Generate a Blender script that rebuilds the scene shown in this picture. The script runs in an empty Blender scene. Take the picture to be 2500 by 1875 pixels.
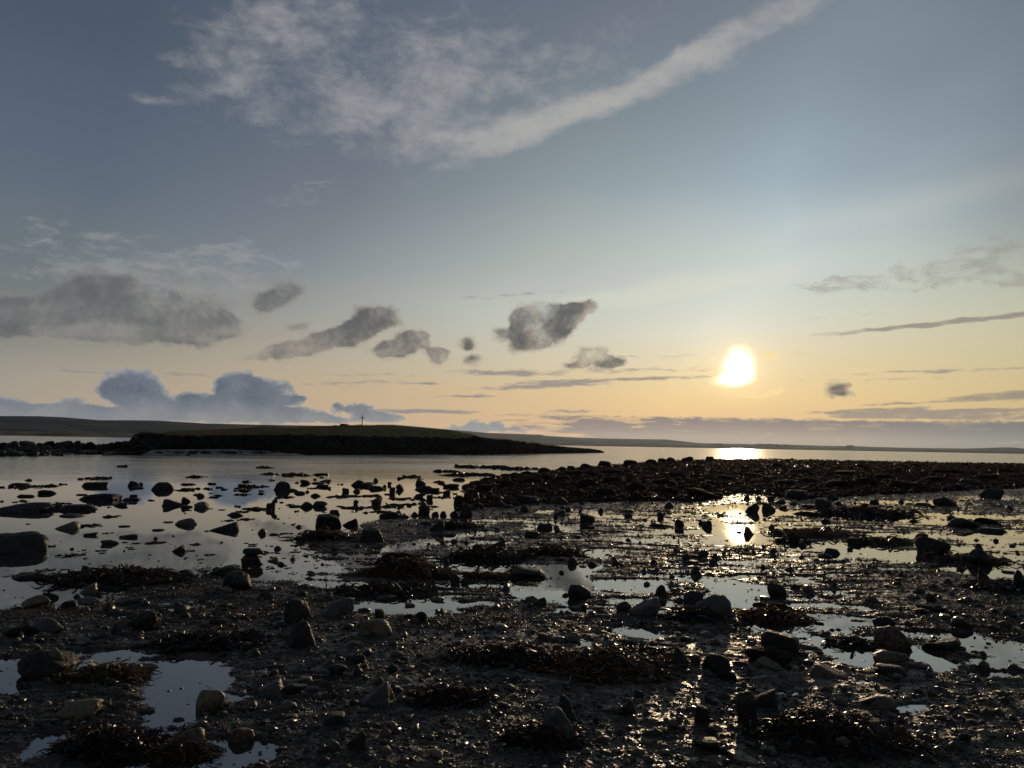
import bpy, bmesh, math, random
import numpy as np
from mathutils import Vector, Matrix

# ------------------------------------------------------------------ camera
F_PX = 1878.0                      # focal length in photo pixels (2500 wide)
HC, SLOPE = 1083.5, 0.018          # sea horizon at the middle column, and its tilt
CAM_H = 2.4
roll = math.atan(SLOPE)
pitch = math.atan((HC-937.5)*math.cos(roll)/F_PX)
FW = np.array([0, math.cos(pitch), math.sin(pitch)])
U0 = np.array([0, -math.sin(pitch), math.cos(pitch)])
R0 = np.array([1.0, 0, 0])
RT = R0*math.cos(roll)+U0*math.sin(roll)
UP = U0*math.cos(roll)-R0*math.sin(roll)
scene = bpy.context.scene
col = scene.collection
cam_d = bpy.data.cameras.new('camera'); cam = bpy.data.objects.new('camera', cam_d); col.objects.link(cam)
cam_d.sensor_fit = 'HORIZONTAL'; cam_d.sensor_width = 36; cam_d.lens = 36*F_PX/2500
cam_d.clip_start = 0.1; cam_d.clip_end = 60000
cam.matrix_world = Matrix(((RT[0], UP[0], -FW[0], 0), (RT[1], UP[1], -FW[1], 0), (RT[2], UP[2], -FW[2], CAM_H), (0, 0, 0, 1)))
scene.camera = cam
scene.view_settings.view_transform = 'Standard'; scene.view_settings.look = 'None'
scene.view_settings.exposure = 0; scene.view_settings.gamma = 1

def ray(u, v):
    d = FW+RT*(u-1250)/F_PX+UP*(937.5-v)/F_PX
    return d/np.linalg.norm(d)
def at(u, v, z=0.0):
    d = ray(u, v); t = (z-CAM_H)/d[2]
    return np.array([d[0]*t, d[1]*t, z])
def azel(u, v):
    d = ray(u, v)
    return math.atan2(d[0], d[1]), math.asin(d[2])
def proj(X, Y, Z=0.0):
    Zc = Z-CAM_H
    dd = Y*FW[1]+Zc*FW[2]
    return (1250+F_PX*(X*RT[0]+Y*RT[1]+Zc*RT[2])/dd, 937.5-F_PX*(X*UP[0]+Y*UP[1]+Zc*UP[2])/dd)
def hor(u): return HC+SLOPE*(u-1250)
def lin(h):
    h = h.lstrip('#'); r = []
    for i in (0, 2, 4):
        c = int(h[i:i+2], 16)/255
        r.append(c/12.92 if c < .04045 else ((c+.055)/1.055)**2.4)
    return r

# ------------------------------------------------------------------ node helpers
class NT:
    def __init__(s, tree):
        s.t = tree; tree.nodes.clear()
    def n(s, typ, **kw):
        nd = s.t.nodes.new(typ)
        for k, v in kw.items(): setattr(nd, k, v)
        return nd
    def put(s, val, sock):
        if isinstance(val, bpy.types.NodeSocket): s.t.links.new(val, sock)
        elif val is not None:
            if isinstance(val, (tuple, list)) and len(val) == 3 and sock.type == 'RGBA': val = (*val, 1)
            sock.default_value = val
    def m(s, op, a, b=None, c=None, clamp=False):
        nd = s.n('ShaderNodeMath', operation=op, use_clamp=clamp)
        s.put(a, nd.inputs[0]); s.put(b, nd.inputs[1]); s.put(c, nd.inputs[2]); return nd.outputs[0]
    def vm(s, op, a, b=None, scale=None):
        nd = s.n('ShaderNodeVectorMath', operation=op)
        s.put(a, nd.inputs[0]); s.put(b, nd.inputs[1])
        if scale is not None: s.put(scale, nd.inputs['Scale'])
        return nd.outputs['Value'] if op in ('LENGTH', 'DOT_PRODUCT', 'DISTANCE') else nd.outputs[0]
    def ss(s, x, a, b, lo=0.0, hi=1.0, mode='SMOOTHSTEP'):
        nd = s.n('ShaderNodeMapRange', interpolation_type=mode)
        s.put(x, nd.inputs['Value']); s.put(a, nd.inputs['From Min']); s.put(b, nd.inputs['From Max'])
        s.put(lo, nd.inputs['To Min']); s.put(hi, nd.inputs['To Max']); return nd.outputs[0]
    def mix(s, f, a, b, blend='MIX'):
        nd = s.n('ShaderNodeMix', data_type='RGBA', blend_type=blend)
        s.put(f, nd.inputs['Factor']); s.put(a, nd.inputs[6]); s.put(b, nd.inputs[7]); return nd.outputs[2]
    def noise(s, vec, scale=1.0, detail=3.0, rough=0.5, out=0, dist=0.0):
        nd = s.n('ShaderNodeTexNoise'); s.put(vec, nd.inputs['Vector'])
        nd.inputs['Scale'].default_value = scale; nd.inputs['Detail'].default_value = detail
        nd.inputs['Roughness'].default_value = rough; nd.inputs['Distortion'].default_value = dist
        return nd.outputs[out]
    def ramp(s, f, stops):
        nd = s.n('ShaderNodeValToRGB'); cr = nd.color_ramp
        while len(cr.elements) > 1: cr.elements.remove(cr.elements[-1])
        for i, (p, c) in enumerate(sorted(stops, key=lambda q: q[0])):
            e = cr.elements[0] if i == 0 else cr.elements.new(p)
            e.position = p; e.color = (*c, 1)
        s.put(f, nd.inputs[0]); return nd.outputs[0]

# ------------------------------------------------------------------ world: evening sky
SUN_AZ, SUN_EL = azel(1803, 898)
world = bpy.data.worlds.new('World'); scene.world = world; world.use_nodes = True
w = NT(world.node_tree)
tc = w.n('ShaderNodeTexCoord')
dirv = w.vm('NORMALIZE', tc.outputs['Generated'])
sep = w.n('ShaderNodeSeparateXYZ'); w.put(dirv, sep.inputs[0])
AZ = w.m('ARCTAN2', sep.outputs[0], sep.outputs[1]); EL = w.m('ARCSINE', sep.outputs[2])
pos = w.n('ShaderNodeCombineXYZ'); w.put(AZ, pos.inputs[0]); w.put(EL, pos.inputs[1]); POS = pos.outputs[0]
# clear-sky colours read at five bearings, by elevation
EMAX = 1.0
def column(u, rows, zen):
    st = [(0.0, lin(rows[-1][1]))]
    for v, c in rows: st.append((max(0.0, azel(u, v)[1])/EMAX, lin(c)))
    st.append((0.95, lin(zen)))
    return w.ramp(EL_G, st)
cols = [
 (0,    [(0,'4d5969'),(250,'566374'),(480,'5e6b7a'),(640,'6d777c'),(800,'7f827f'),(900,'9a978d'),(1000,'a59d90')], '37465e'),
 (700,  [(0,'5d6878'),(250,'626d7c'),(480,'727a85'),(640,'828a90'),(760,'9a9b98'),(880,'aea592'),(960,'bba88f'),(1030,'c0aa94')], '3d4b62'),
 (1250, [(0,'6b7482'),(300,'7b8890'),(480,'8d9ca1'),(620,'a6b0af'),(740,'b9c0b8'),(860,'c4bfab'),(950,'cdb793'),(1060,'cfae8c')], '43516a'),
 (1800, [(0,'76828d'),(250,'8697a2'),(450,'9bafbb'),(600,'b4c5c9'),(700,'c2d0cf'),(800,'d2d6c8'),(900,'dccda6'),(980,'dfc38e'),(1070,'d9b088')], '465469'),
 (2500, [(0,'66737b'),(300,'78848f'),(500,'8f9a9f'),(620,'a6aea6'),(740,'b9bda9'),(850,'c5be9c'),(960,'cfba8a'),(1080,'c9aa80')], '3f4d60'),
]
sl_n = w.noise(w.vm('ADD', w.vm('MULTIPLY', POS, (1, 2, 1)), (3, 1, 0)), 2.2, 2, .5)
EL_G = w.m('ADD', EL, w.m('MULTIPLY', w.m('MULTIPLY', w.m('SUBTRACT', sl_n, .5), .14), w.ss(EL, .05, .3)))
AZ_G = w.m('ADD', w.m('ADD', AZ, w.m('MULTIPLY', EL, -.35)), w.m('MULTIPLY', w.m('SUBTRACT', sl_n, .5), .25))
prev = None; pa = None
for u, rows, zen in cols:
    c = column(u, rows, zen); a = azel(u, 900)[0]
    prev = c if prev is None else w.mix(w.ss(AZ_G, pa-.06, a-.06, mode='LINEAR'), prev, c)
    pa = a
grad = prev
# away from the photographed part the sky darkens to dusk blue
back = w.ramp(w.m('MULTIPLY', EL, 1/EMAX), [(0, lin('7a7572')), (.25, lin('60666e')), (.9, lin('424e60'))])
grad = w.mix(w.ss(w.m('ABSOLUTE', AZ), 0.75, 1.7), grad, back)
sky = w.n('ShaderNodeTexSky', sky_type='NISHITA'); sky.sun_disc = False
sky.sun_elevation = SUN_EL; sky.sun_rotation = SUN_AZ; sky.air_density = 1.2; sky.dust_density = 2.0
nish = w.vm('SCALE', sky.outputs[0], scale=0.06)
base = w.mix(0.035, grad, nish)
# turbulence used to fray the clouds
def warp(vec, sc, amp, detail=5, stretch=(1, 1.6, 1)):
    q = w.vm('MULTIPLY', vec, stretch)
    nc = w.noise(q, sc, detail, 0.55, out=1)
    return w.vm('ADD', vec, w.vm('SCALE', w.vm('SUBTRACT', nc, (0.5, 0.5, 0.5)), scale=amp))
def field(vec, blobs):
    acc = None
    for (u, v, ru, rv, ang, *k) in blobs:
        a, e = azel(u, v)
        mp = w.n('ShaderNodeMapping', vector_type='TEXTURE'); w.put(vec, mp.inputs[0])
        mp.inputs['Location'].default_value = (a, e, 0)
        mp.inputs['Rotation'].default_value = (0, 0, math.radians(ang))
        mp.inputs['Scale'].default_value = (ru/F_PX*1.5, rv/F_PX*1.5, 1)
        g = w.n('ShaderNodeTexGradient', gradient_type='SPHERICAL'); w.put(mp.outputs[0], g.inputs[0])
        o = g.outputs[1]
        if k: o = w.m('MULTIPLY', o, k[0])
        acc = o if acc is None else w.m('ADD', acc, o)
    return acc
def shape(f, n, amp, cap=.62, gate=.16):
    """cloud density: blob field (capped) frayed by noise, nothing where no blob is"""
    fc = w.m('MINIMUM', f, cap)
    return w.m('ADD', fc, w.m('MULTIPLY', w.m('MULTIPLY', w.m('SUBTRACT', n, .5), amp), w.ss(f, 0.0, gate)))
W1 = warp(POS, 9, 0.035); W2 = warp(W1, 40, 0.016)
WS = warp(POS, 14, 0.05, stretch=(1, 5, 1))
# high bright cirrus
f1 = field(W1, [(1560,205,470,30,21,1.15),(1880,70,260,22,21,.7),(1230,320,240,42,14,.8),(930,280,250,80,8,.9),(640,90,200,120,35,.78),(520,220,110,18,18,.45),
                (1000,120,260,110,0,.5),(350,240,60,14,5,.5),(760,790,1,1,0,0),(1180,130,200,90,10,.35),(1420,150,220,60,25,.5)])
rotm = w.n('ShaderNodeMapping'); w.put(W1, rotm.inputs[0]); rotm.inputs['Rotation'].default_value = (0, 0, math.radians(-22)); rotm.inputs['Scale'].default_value = (1, 2.4, 1)
n1 = w.noise(rotm.outputs[0], 14, 8, 0.66)
n1b = w.noise(W2, 55, 6, 0.6)
d1 = w.ss(shape(f1, w.m('ADD', w.m('MULTIPLY', n1, .74), w.m('MULTIPLY', n1b, .26)), 2.5, .85), 0.14, 1.25)
base = w.mix(w.m('MULTIPLY', d1, .60), base, lin('b2b0ad'))
fb = field(W1, [(1560,205,470,26,21,1.2),(1230,318,200,34,14,1.0)])
base = w.mix(w.m('MULTIPLY', w.ss(w.m('ADD', fb, w.m('MULTIPLY', w.m('MULTIPLY', w.m('SUBTRACT', n1, .5), .9), w.ss(fb, 0, .3))), 0, 1.35), .38), base, lin('bcb7b2'))
f2 = field(WS, [(555,612,60,18,8,1.1),(480,690,200,70,15,.7),(230,650,160,50,0,.6),(200,565,150,22,0,.35),(740,465,90,30,20,.35),(1130,650,20,8,0,.6),(2030,768,60,5,6,1.2)])
n2 = w.noise(w.vm('MULTIPLY', W2, (1, 3.0, 1)), 22, 8, 0.68)
d2 = w.ss(shape(f2, n2, 2.8, .5), 0.12, 1.0)
base = w.mix(w.m('MULTIPLY', d2, .55), base, lin('a3a4a2'))
# faint pale veil above the sun
f3 = field(W1, [(1700,690,330,26,7),(1560,720,200,20,6),(2150,520,500,40,8,.5),(1500,880,240,30,0,.5)])
base = w.mix(w.m('MULTIPLY', w.ss(f3, 0, 1.0), .35), base, lin('dcdac6'))
# grey cumulus scraps
GREY = [(265,725,120,58,8,1.1),(250,765,150,50,0,1.1),(110,768,120,36,8,.95),(20,775,70,28,0,.8),(395,780,120,44,0,1.1),(480,795,100,32,0,1.0),(525,745,50,42,15,.8),(260,818,70,28,0,.7),(650,735,44,26,0,.75),(705,705,46,26,10,.7),
        (668,868,60,13,8,1.0),(730,858,70,22,12,1.15),(790,838,62,30,12,1.1),(855,818,56,28,10,.9),(930,772,54,27,0,1.15),(890,795,50,24,20,.9),(735,790,36,16,15,.8),
        (985,838,52,26,25,1.15),(950,862,44,22,0,1.0),(1020,822,30,22,10,1.0),(1070,872,26,24,0,.95),(1050,850,34,18,0,.6),(1138,840,20,14,0,.8),(1152,880,26,14,0,.55),
        (1285,812,46,42,25,1.4),(1310,782,52,42,20,1.4),(1365,778,52,30,15,1.1),(1405,758,34,22,10,.95),(1440,745,20,16,10,.9),(1350,815,44,26,20,.8),(1217,818,22,14,0,.7),
        (1440,866,36,24,0,1.2),(1480,885,36,14,0,.9),(1455,890,50,14,0,.7),(1398,888,26,12,0,.7),
        (2047,952,20,14,0,.5),(2055,972,26,8,0,.4)]
f4 = w.m('MULTIPLY', field(W2, GREY), 1.3)
n4 = w.noise(W1, 21, 9, 0.60); n4o = w.noise(w.vm('ADD', W1, (.012, .003, 0)), 21, 9, 0.60)
n4b = w.noise(W2, 13, 3, 0.5)
g4 = shape(f4, w.m('ADD', w.m('MULTIPLY', n4, .75), w.m('MULTIPLY', n4b, .25)), 3.0, .72)
sh4 = w.m('ADD', w.m('MULTIPLY', w.m('SUBTRACT', n4, n4o), 2.2), w.m('MULTIPLY', w.m('SUBTRACT', n4b, .5), .8))
d4 = w.ss(g4, 0.02, w.ss(AZ, -.45, .0, 1.1, .92))
c4 = w.mix(w.ss(w.m('SUBTRACT', g4, sh4), 0.16, .86), w.mix(w.ss(AZ, -.55, .1), lin('8f8b87'), lin('b0a193')), w.mix(w.ss(AZ, -.55, .0), lin('5c6063'), lin('545456')))
base = w.mix(w.m('MULTIPLY', d4, w.ss(AZ, -.45, .0, .85, .94)), base, c4)
# bluish cumulus heads low over the hills
BLUE = [(312,940,50,32,0,1.4),(350,970,48,26,0,1.2),(292,962,38,24,0,1.1),(588,940,46,28,0,1.4),(640,955,62,28,0,1.3),(552,962,36,26,0,1.1),(700,978,34,10,0,.9),(728,970,14,8,0,.8),
        (500,985,44,16,0,.9),(430,990,50,16,0,.9),(465,968,26,14,0,.7),(150,1008,160,13,0,1.1),(0,998,44,24,0,1.0),(70,990,26,14,0,.7),(180,985,30,12,0,.7),(440,1015,240,14,0,1.2),(650,1014,160,15,0,1.3),(790,1024,70,9,0,1.0),(640,990,80,18,0,.9),
        (822,994,16,9,0,1.0),(850,997,12,7,0,.9),(888,1000,26,17,-20,1.2),(905,1016,34,12,0,1.1),(950,1020,34,9,0,1.1),(1150,1046,60,9,0,1.1),(1150,1034,14,9,0,.9),(1210,1036,16,9,0,.9),(1240,1047,70,7,0,.9)]
f5 = field(warp(warp(POS, 26, 0.016), 80, 0.008), BLUE)
n5 = w.noise(POS, 62, 8, 0.62); n5o = w.noise(w.vm('ADD', POS, (-.004, .004, 0)), 62, 8, 0.62); n5c = w.noise(POS, 24, 4, .5)
g5 = shape(w.m('ADD', f5, w.m('MULTIPLY', w.m('SUBTRACT', n5c, .5), .5)), n5, 1.3, .85, .2)
lt5 = w.m('MULTIPLY', w.ss(w.m('SUBTRACT', n5, n5o), -.02, .12), w.ss(g5, .35, .75, 1, .12))
d5 = w.ss(g5, 0.28, 0.37)
c5 = w.mix(w.ss(g5, 0.3, .8), w.mix(w.ss(AZ, -.5, .05), lin('90949a'), lin('a8a29c')), w.mix(w.ss(n5c, .35, .65), w.mix(w.ss(EL, .018, .055), lin('7d858c'), lin('546171')), w.mix(w.ss(EL, .018, .055), lin('8d9092'), lin('65717f'))))
c5 = w.mix(w.m('MULTIPLY', lt5, .8), c5, w.mix(w.ss(AZ, -.5, .05), lin('a09f9c'), lin('b9a891')))
base = w.mix(w.m('MULTIPLY', d5, .95), base, c5)
# thin dark streaks
STR = [(1220,912,120,6,0),(1560,925,180,5,2,.9),(1360,937,110,9,2),(1240,948,80,6,2,.8),(1040,937,50,4,0,.8),(1130,968,90,4,2,.8),(990,1003,80,5,0,1.1),(1090,1005,90,5,0,.9),
       (2140,1001,100,5,3,1.1),(2240,1009,190,8,0,1.2),(2300,1020,300,5,0,.8),(2470,966,110,9,4,1.2),(2450,1000,90,4,2,.8),(2200,985,80,3,2,.8),(2330,786,250,6,3.5,1.2),
       (900,915,120,5,2,.5),(470,915,100,5,0,.5),(170,905,90,4,0,.4),(870,935,120,7,3,.5),(1240,722,120,6,5,.5),(2300,905,300,5,0,.5),(2200,925,200,4,0,.4),(1400,1004,90,5,0,.7),(1480,1048,200,5,1,.7),
       (1700,868,260,5,1,.35),(1500,905,300,7,1,.5)]
f6 = field(warp(POS, 30, 0.006, stretch=(1, 3, 1)), STR)
n6 = w.noise(w.vm('MULTIPLY', POS, (1, 4, 1)), 40, 6, 0.6)
d6 = w.ss(shape(f6, n6, 1.6, .8), 0.15, .8)
base = w.mix(w.m('MULTIPLY', d6, .8), base, w.mix(w.ss(AZ, -.2, .3), lin('85828a'), lin('87807c')))
# brownish broken streak at the right
f7 = field(W2, [(2070,686,100,13,2),(2240,676,170,22,6,1.1),(2400,640,140,34,8,1.1),(2480,665,120,20,0,.9),(2560,620,120,40,8,1)])
n7 = w.noise(w.vm('MULTIPLY', W1, (1, 2, 1)), 40, 6, .6)
d7 = w.ss(shape(f7, n7, 2.6, .5), 0.15, .95)
base = w.mix(w.m('MULTIPLY', d7, .66), base, lin('9a9890'))
# the long cloud bank lying on the horizon
eb = w.m('SUBTRACT', EL, w.m('MULTIPLY', w.m('SUBTRACT', w.noise(w.vm('MULTIPLY', POS, (1, 2, 1)), 60, 8, .68), .5), .013))
top = w.ss(AZ, azel(1250,1000)[0], azel(2300,1000)[0], azel(1400,1010)[1], azel(2300,1026)[1], mode='LINEAR')
bank = w.ss(w.m('SUBTRACT', top, eb), -0.0007, 0.0035)
rise = w.ss(w.m('ADD', AZ, w.m('MULTIPLY', w.m('SUBTRACT', w.noise(w.vm('MULTIPLY', POS, (1, 9, 1)), 14, 4), .5), .45)), azel(1230,1000)[0], azel(1420,1000)[0])
cb = w.mix(w.ss(EL, 0.008, 0.036), w.mix(w.ss(AZ, .35, .62), lin('9b8b7d'), lin('787c7b')), w.mix(w.ss(AZ, .3, .6), lin('7b7375'), lin('6b7075')))
hole = w.ss(w.m('ADD', w.noise(w.vm('MULTIPLY', POS, (1, 6, 1)), 22, 6, .6), w.ss(EL, .012, .04, 0, .12)), .60, .70)
hole = w.m('MULTIPLY', hole, w.ss(AZ, azel(1500,1000)[0], azel(1900,1000)[0], .85, .25))
base = w.mix(w.m('MULTIPLY', w.m('MULTIPLY', bank, rise), w.m('SUBTRACT', .94, w.m('MULTIPLY', hole, .8))), base, cb)
# the sun behind thin cloud: aureole and burnt-out core
sd = (math.sin(SUN_AZ)*math.cos(SUN_EL), math.cos(SUN_AZ)*math.cos(SUN_EL), math.sin(SUN_EL))
ang = w.m('ARCCOSINE', w.m('MINIMUM', w.vm('DOT_PRODUCT', dirv, sd), 0.999999))
g1 = w.m('MULTIPLY', w.m('EXPONENT', w.m('MULTIPLY', ang, -12.0)), 0.10)
g2 = w.m('MULTIPLY', w.m('EXPONENT', w.m('MULTIPLY', ang, -55.0)), .62)
low = w.ss(EL, .035, .075, .25, 1.0)
base = w.mix(1.0, base, w.vm('SCALE', w.vm('ADD', w.vm('SCALE', (1.0, .82, .55), scale=g1), w.vm('SCALE', (1.0, .70, .34), scale=g2)), scale=low), 'ADD')
BS = field(warp(POS, 70, 0.010), [(1880,870,26,11,5),(1832,966,34,7,0,1.2),(1895,958,26,9,20)])
base = w.mix(w.m('MULTIPLY', w.ss(w.m('ADD', BS, w.m('MULTIPLY', w.m('SUBTRACT', n5, .5), .5)), .3, .6), .6), base, (1.0, .75, .36))
fs = field(warp(warp(POS, 55, 0.010), 160, .004), [(1806,884,28,32,0,3.0),(1788,928,40,17,8,2.4),(1800,908,34,26,0,2.3)])
cut = w.ss(w.m('ADD', EL, w.m('MULTIPLY', w.m('SUBTRACT', n5, .5), .008)), azel(1800,950)[1], azel(1800,934)[1])
halo = w.m('MULTIPLY', w.ss(fs, 0.0, 1.4), w.ss(w.m('SUBTRACT', cut, .0), 0, 1, .35, 1))
base = w.mix(1.0, base, w.vm('SCALE', (.55, .40, .16), scale=halo), 'ADD')
core = w.m('MULTIPLY', w.m('POWER', w.ss(fs, 0.5, 2.4), 1.4), w.ss(cut, 0, 1, .12, 1))
base = w.mix(1.0, base, w.vm('SCALE', (1.6, 1.45, 1.2), scale=core), 'ADD')
below = w.ss(EL, -0.02, 0.0)
final = w.mix(below, (0.05, 0.055, 0.06), base)
bg = w.n('ShaderNodeBackground'); w.put(final, bg.inputs[0]); bg.inputs[1].default_value = 1.0
wo = w.n('ShaderNodeOutputWorld'); w.t.links.new(bg.outputs[0], wo.inputs[0])
world.cycles.sampling_method = 'MANUAL'; world.cycles.sample_map_resolution = 1024

sl = bpy.data.lights.new('sun', 'SUN'); so = bpy.data.objects.new('sun', sl); col.objects.link(so)
sl.energy = 2.0; sl.angle = math.radians(0.6); sl.color = (1.0, .74, .44)
so.rotation_euler = Vector(sd).to_track_quat('Z', 'Y').to_euler()

scene.cycles.max_bounces = 6; scene.cycles.diffuse_bounces = 2; scene.cycles.glossy_bounces = 3
scene.cycles.transmission_bounces = 2; scene.cycles.volume_bounces = 0; scene.cycles.transparent_max_bounces = 6
scene.cycles.caustics_reflective = False; scene.cycles.caustics_refractive = False
scene.cycles.use_denoising = True

# ------------------------------------------------------------------ numpy noise
_rng = np.random.default_rng(7)
_perm = _rng.permutation(4096).astype(np.int64)
_g = _rng.uniform(-1, 1, (4096, 3))
def _h(ix, iy, iz): return _perm[(_perm[(_perm[ix & 4095]+iy) & 4095]+iz) & 4095]
def perlin(x, y, z=0.0):
    x, y, z = np.broadcast_arrays(x, y, z)
    xi, yi, zi = np.floor(x).astype(np.int64), np.floor(y).astype(np.int64), np.floor(z).astype(np.int64)
    xf, yf, zf = x-xi, y-yi, z-zi
    s = lambda t: t*t*t*(t*(t*6-15)+10)
    a, b, c = s(xf), s(yf), s(zf)
    flat = not np.any(zf)
    def g(dx, dy, dz):
        gr = _g[_h(xi+dx, yi+dy, zi+dz)]
        return gr[..., 0]*(xf-dx)+gr[..., 1]*(yf-dy)+gr[..., 2]*(zf-dz)
    def pl(dz):
        p, q = g(0, 0, dz), g(1, 0, dz); r, t = g(0, 1, dz), g(1, 1, dz)
        return (p+(q-p)*a)*(1-b)+(r+(t-r)*a)*b
    o = pl(0)
    return o if flat else o*(1-c)+pl(1)*c
def fbm(x, y, z=0.0, o=4, rough=.5):
    r = 0; am = 1; f = 1.0
    for i in range(o):
        r = r+am*perlin(x*f+17.3*i, y*f-9.1*i, z*f); am *= rough; f *= 2.03
    return r
def sstep(x, a, b):
    t = np.clip((x-a)/(b-a), 0, 1); return t*t*(3-2*t)

def mesh_from(name, V, Fs, mat, smooth=True, parent=None):
    """V (n,3); Fs list of (m,k) index arrays with k = 3 or 4"""
    me = bpy.data.meshes.new(name)
    me.vertices.add(len(V)); me.vertices.foreach_set('co', np.ascontiguousarray(V, dtype=np.float32).ravel())
    Fs = [f for f in Fs if len(f)]
    nl = sum(f.size for f in Fs); nf = sum(len(f) for f in Fs)
    me.loops.add(nl); me.loops.foreach_set('vertex_index', np.concatenate([f.ravel() for f in Fs]).astype(np.int32))
    me.polygons.add(nf)
    tot = np.concatenate([np.full(len(f), f.shape[1]) for f in Fs]); st = np.concatenate([[0], np.cumsum(tot)[:-1]])
    me.polygons.foreach_set('loop_start', st.astype(np.int32))
    if hasattr(me.polygons[0], 'loop_total'):
        try: me.polygons.foreach_set('loop_total', tot.astype(np.int32))
        except Exception: pass
    me.polygons.foreach_set('use_smooth', np.full(nf, smooth))
    me.update(calc_edges=True)
    if mat is not None: me.materials.append(mat)
    o = bpy.data.objects.new(name, me); col.objects.link(o)
    if parent: o.parent = parent
    return o
def tag(o, label=None, cat=None, group=None, kind=None):
    if label: o['label'] = label
    if cat: o['category'] = cat
    if group: o['group'] = group
    if kind: o['kind'] = kind
    return o
def grid_faces(nr, nc):
    i = np.arange(nr*nc).reshape(nr, nc)
    return np.stack([i[:-1, :-1], i[:-1, 1:], i[1:, 1:], i[1:, :-1]], -1).reshape(-1, 4)

# ------------------------------------------------------------------ materials
def mat_new(name):
    m = bpy.data.materials.new(name); m.use_nodes = True; return m, NT(m.node_tree)
def finish(t, color, rough, bump=None, bstr=.5, bdist=.01, spec=.5, coat=None):
    b = t.n('ShaderNodeBsdfPrincipled'); t.put(color, b.inputs['Base Color']); t.put(rough, b.inputs['Roughness'])
    t.put(spec, b.inputs['Specular IOR Level'])
    if coat is not None:
        t.put(coat, b.inputs['Coat Weight']); b.inputs['Coat Roughness'].default_value = .12
    if bump is not None:
        bn = t.n('ShaderNodeBump'); t.put(bump, bn.inputs['Height']); bn.inputs['Strength'].default_value = bstr
        bn.inputs['Distance'].default_value = bdist; t.put(bn.outputs[0], b.inputs['Normal'])
    o = t.n('ShaderNodeOutputMaterial'); t.t.links.new(b.outputs[0], o.inputs[0]); return b
def rock_mat(name, c1, c2, c3, patch=.55, rough=(.35, .75), spec=.4):
    m, t = mat_new(name)
    g = t.n('ShaderNodeNewGeometry'); oi = t.n('ShaderNodeObjectInfo')
    P = t.vm('ADD', g.outputs['Position'], t.vm('SCALE', (7, 3, 5), scale=oi.outputs['Random']))
    n1 = t.noise(P, 5, 6, .65); n2 = t.noise(P, 38, 4, .6); n3 = t.noise(P, 11, 5, .6)
    c = t.mix(t.ss(n1, .35, .65), c1, c2)
    c = t.mix(t.m('MULTIPLY', t.ss(n3, patch, patch+.08), .8), c, c3)
    c = t.mix(t.ss(n2, .3, .7, 0, .5), c, (0.008, 0.008, 0.007))
    r = t.ss(n3, .3, .7, rough[0], rough[1])
    finish(t, c, r, t.m('ADD', n2, t.m('MULTIPLY', n1, 1.5)), .6, .02, spec)
    return m
M_DARK = rock_mat('dark_wet_rock', (.022, .020, .017), (.040, .036, .029), (.030, .032, .016), .55, (.5, .85), .2)
M_GREY = rock_mat('grey_stone', (.060, .060, .056), (.095, .093, .084), (.13, .125, .11), .62, (.45, .8), .35)
M_TAN = rock_mat('tan_sandstone', (.105, .082, .052), (.16, .125, .075), (.05, .045, .03), .58, (.4, .75), .35)
M_RUST = rock_mat('rust_brown_stone', (.07, .042, .026), (.13, .075, .040), (.03, .024, .018), .52, (.4, .75), .35)
M_REEF = rock_mat('weedy_reef_rock', (.011, .009, .007), (.024, .016, .010), (.036, .019, .011), .5, (.85, .98), .04)
MATS = dict(k=M_DARK, g=M_GREY, t=M_TAN, b=M_RUST, w=M_REEF)
def weed_mat(name, a, b, c, sp=.22):
    m, t = mat_new(name)
    g = t.n('ShaderNodeNewGeometry')
    n1 = t.noise(g.outputs['Position'], 9, 4, .6); rp = g.outputs['Random Per Island']
    cc = t.mix(t.ss(n1, .35, .65), a, b); cc = t.mix(t.ss(rp, .55, 1.0, 0, .8), cc, c)
    b = finish(t, cc, t.ss(rp, 0, 1, .30, .75), None, spec=sp)
    tl = t.n('ShaderNodeBsdfTranslucent'); t.put(t.mix(1.0, cc, (1.5, 1.35, 1.1), 'MULTIPLY'), tl.inputs[0])
    ms = t.n('ShaderNodeMixShader'); ms.inputs[0].default_value = .2; t.t.links.new(b.outputs[0], ms.inputs[1]); t.t.links.new(tl.outputs[0], ms.inputs[2])
    t.t.links.new(ms.outputs[0], t.t.nodes['Material Output'].inputs[0])
    return m
M_WEED = weed_mat('wet_brown_seaweed', (.013, .010, .008), (.025, .017, .011), (.042, .029, .018))
M_REEFWEED = weed_mat('matted_reef_weed', (.012, .008, .005), (.034, .018, .009), (.060, .032, .015), .05)
M_WEEDG = weed_mat('wet_olive_seaweed', (.034, .023, .013), (.075, .048, .026), (.12, .08, .042))

# mud and shingle ground
M_MUD, t = mat_new('wet_shingle_mud')
g = t.n('ShaderNodeNewGeometry'); P = g.outputs['Position']
a = t.noise(P, .9, 5, .6); b_ = t.noise(P, 14, 5, .65); c_ = t.noise(P, 70, 3, .6); d_ = t.noise(P, 3.2, 4, .6)
cc = t.mix(t.ss(a, .35, .65), (.030, .024, .018), (.058, .043, .030))
cc = t.mix(t.ss(b_, .45, .7, 0, .8), cc, (.090, .067, .046))
cc = t.mix(t.ss(c_, .55, .75, 0, .7), cc, (.010, .009, .008))
ra = t.n('ShaderNodeAttribute', attribute_name='reef'); cc = t.mix(ra.outputs['Fac'], cc, t.mix(b_, (.010, .008, .006), (.034, .020, .012)))
wet = t.ss(t.m('ADD', d_, t.m('MULTIPLY', t.m('SUBTRACT', b_, .5), .5)), .40, .60)
vo = t.n('ShaderNodeTexVoronoi'); t.put(P, vo.inputs['Vector']); vo.inputs['Scale'].default_value = 34
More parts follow.
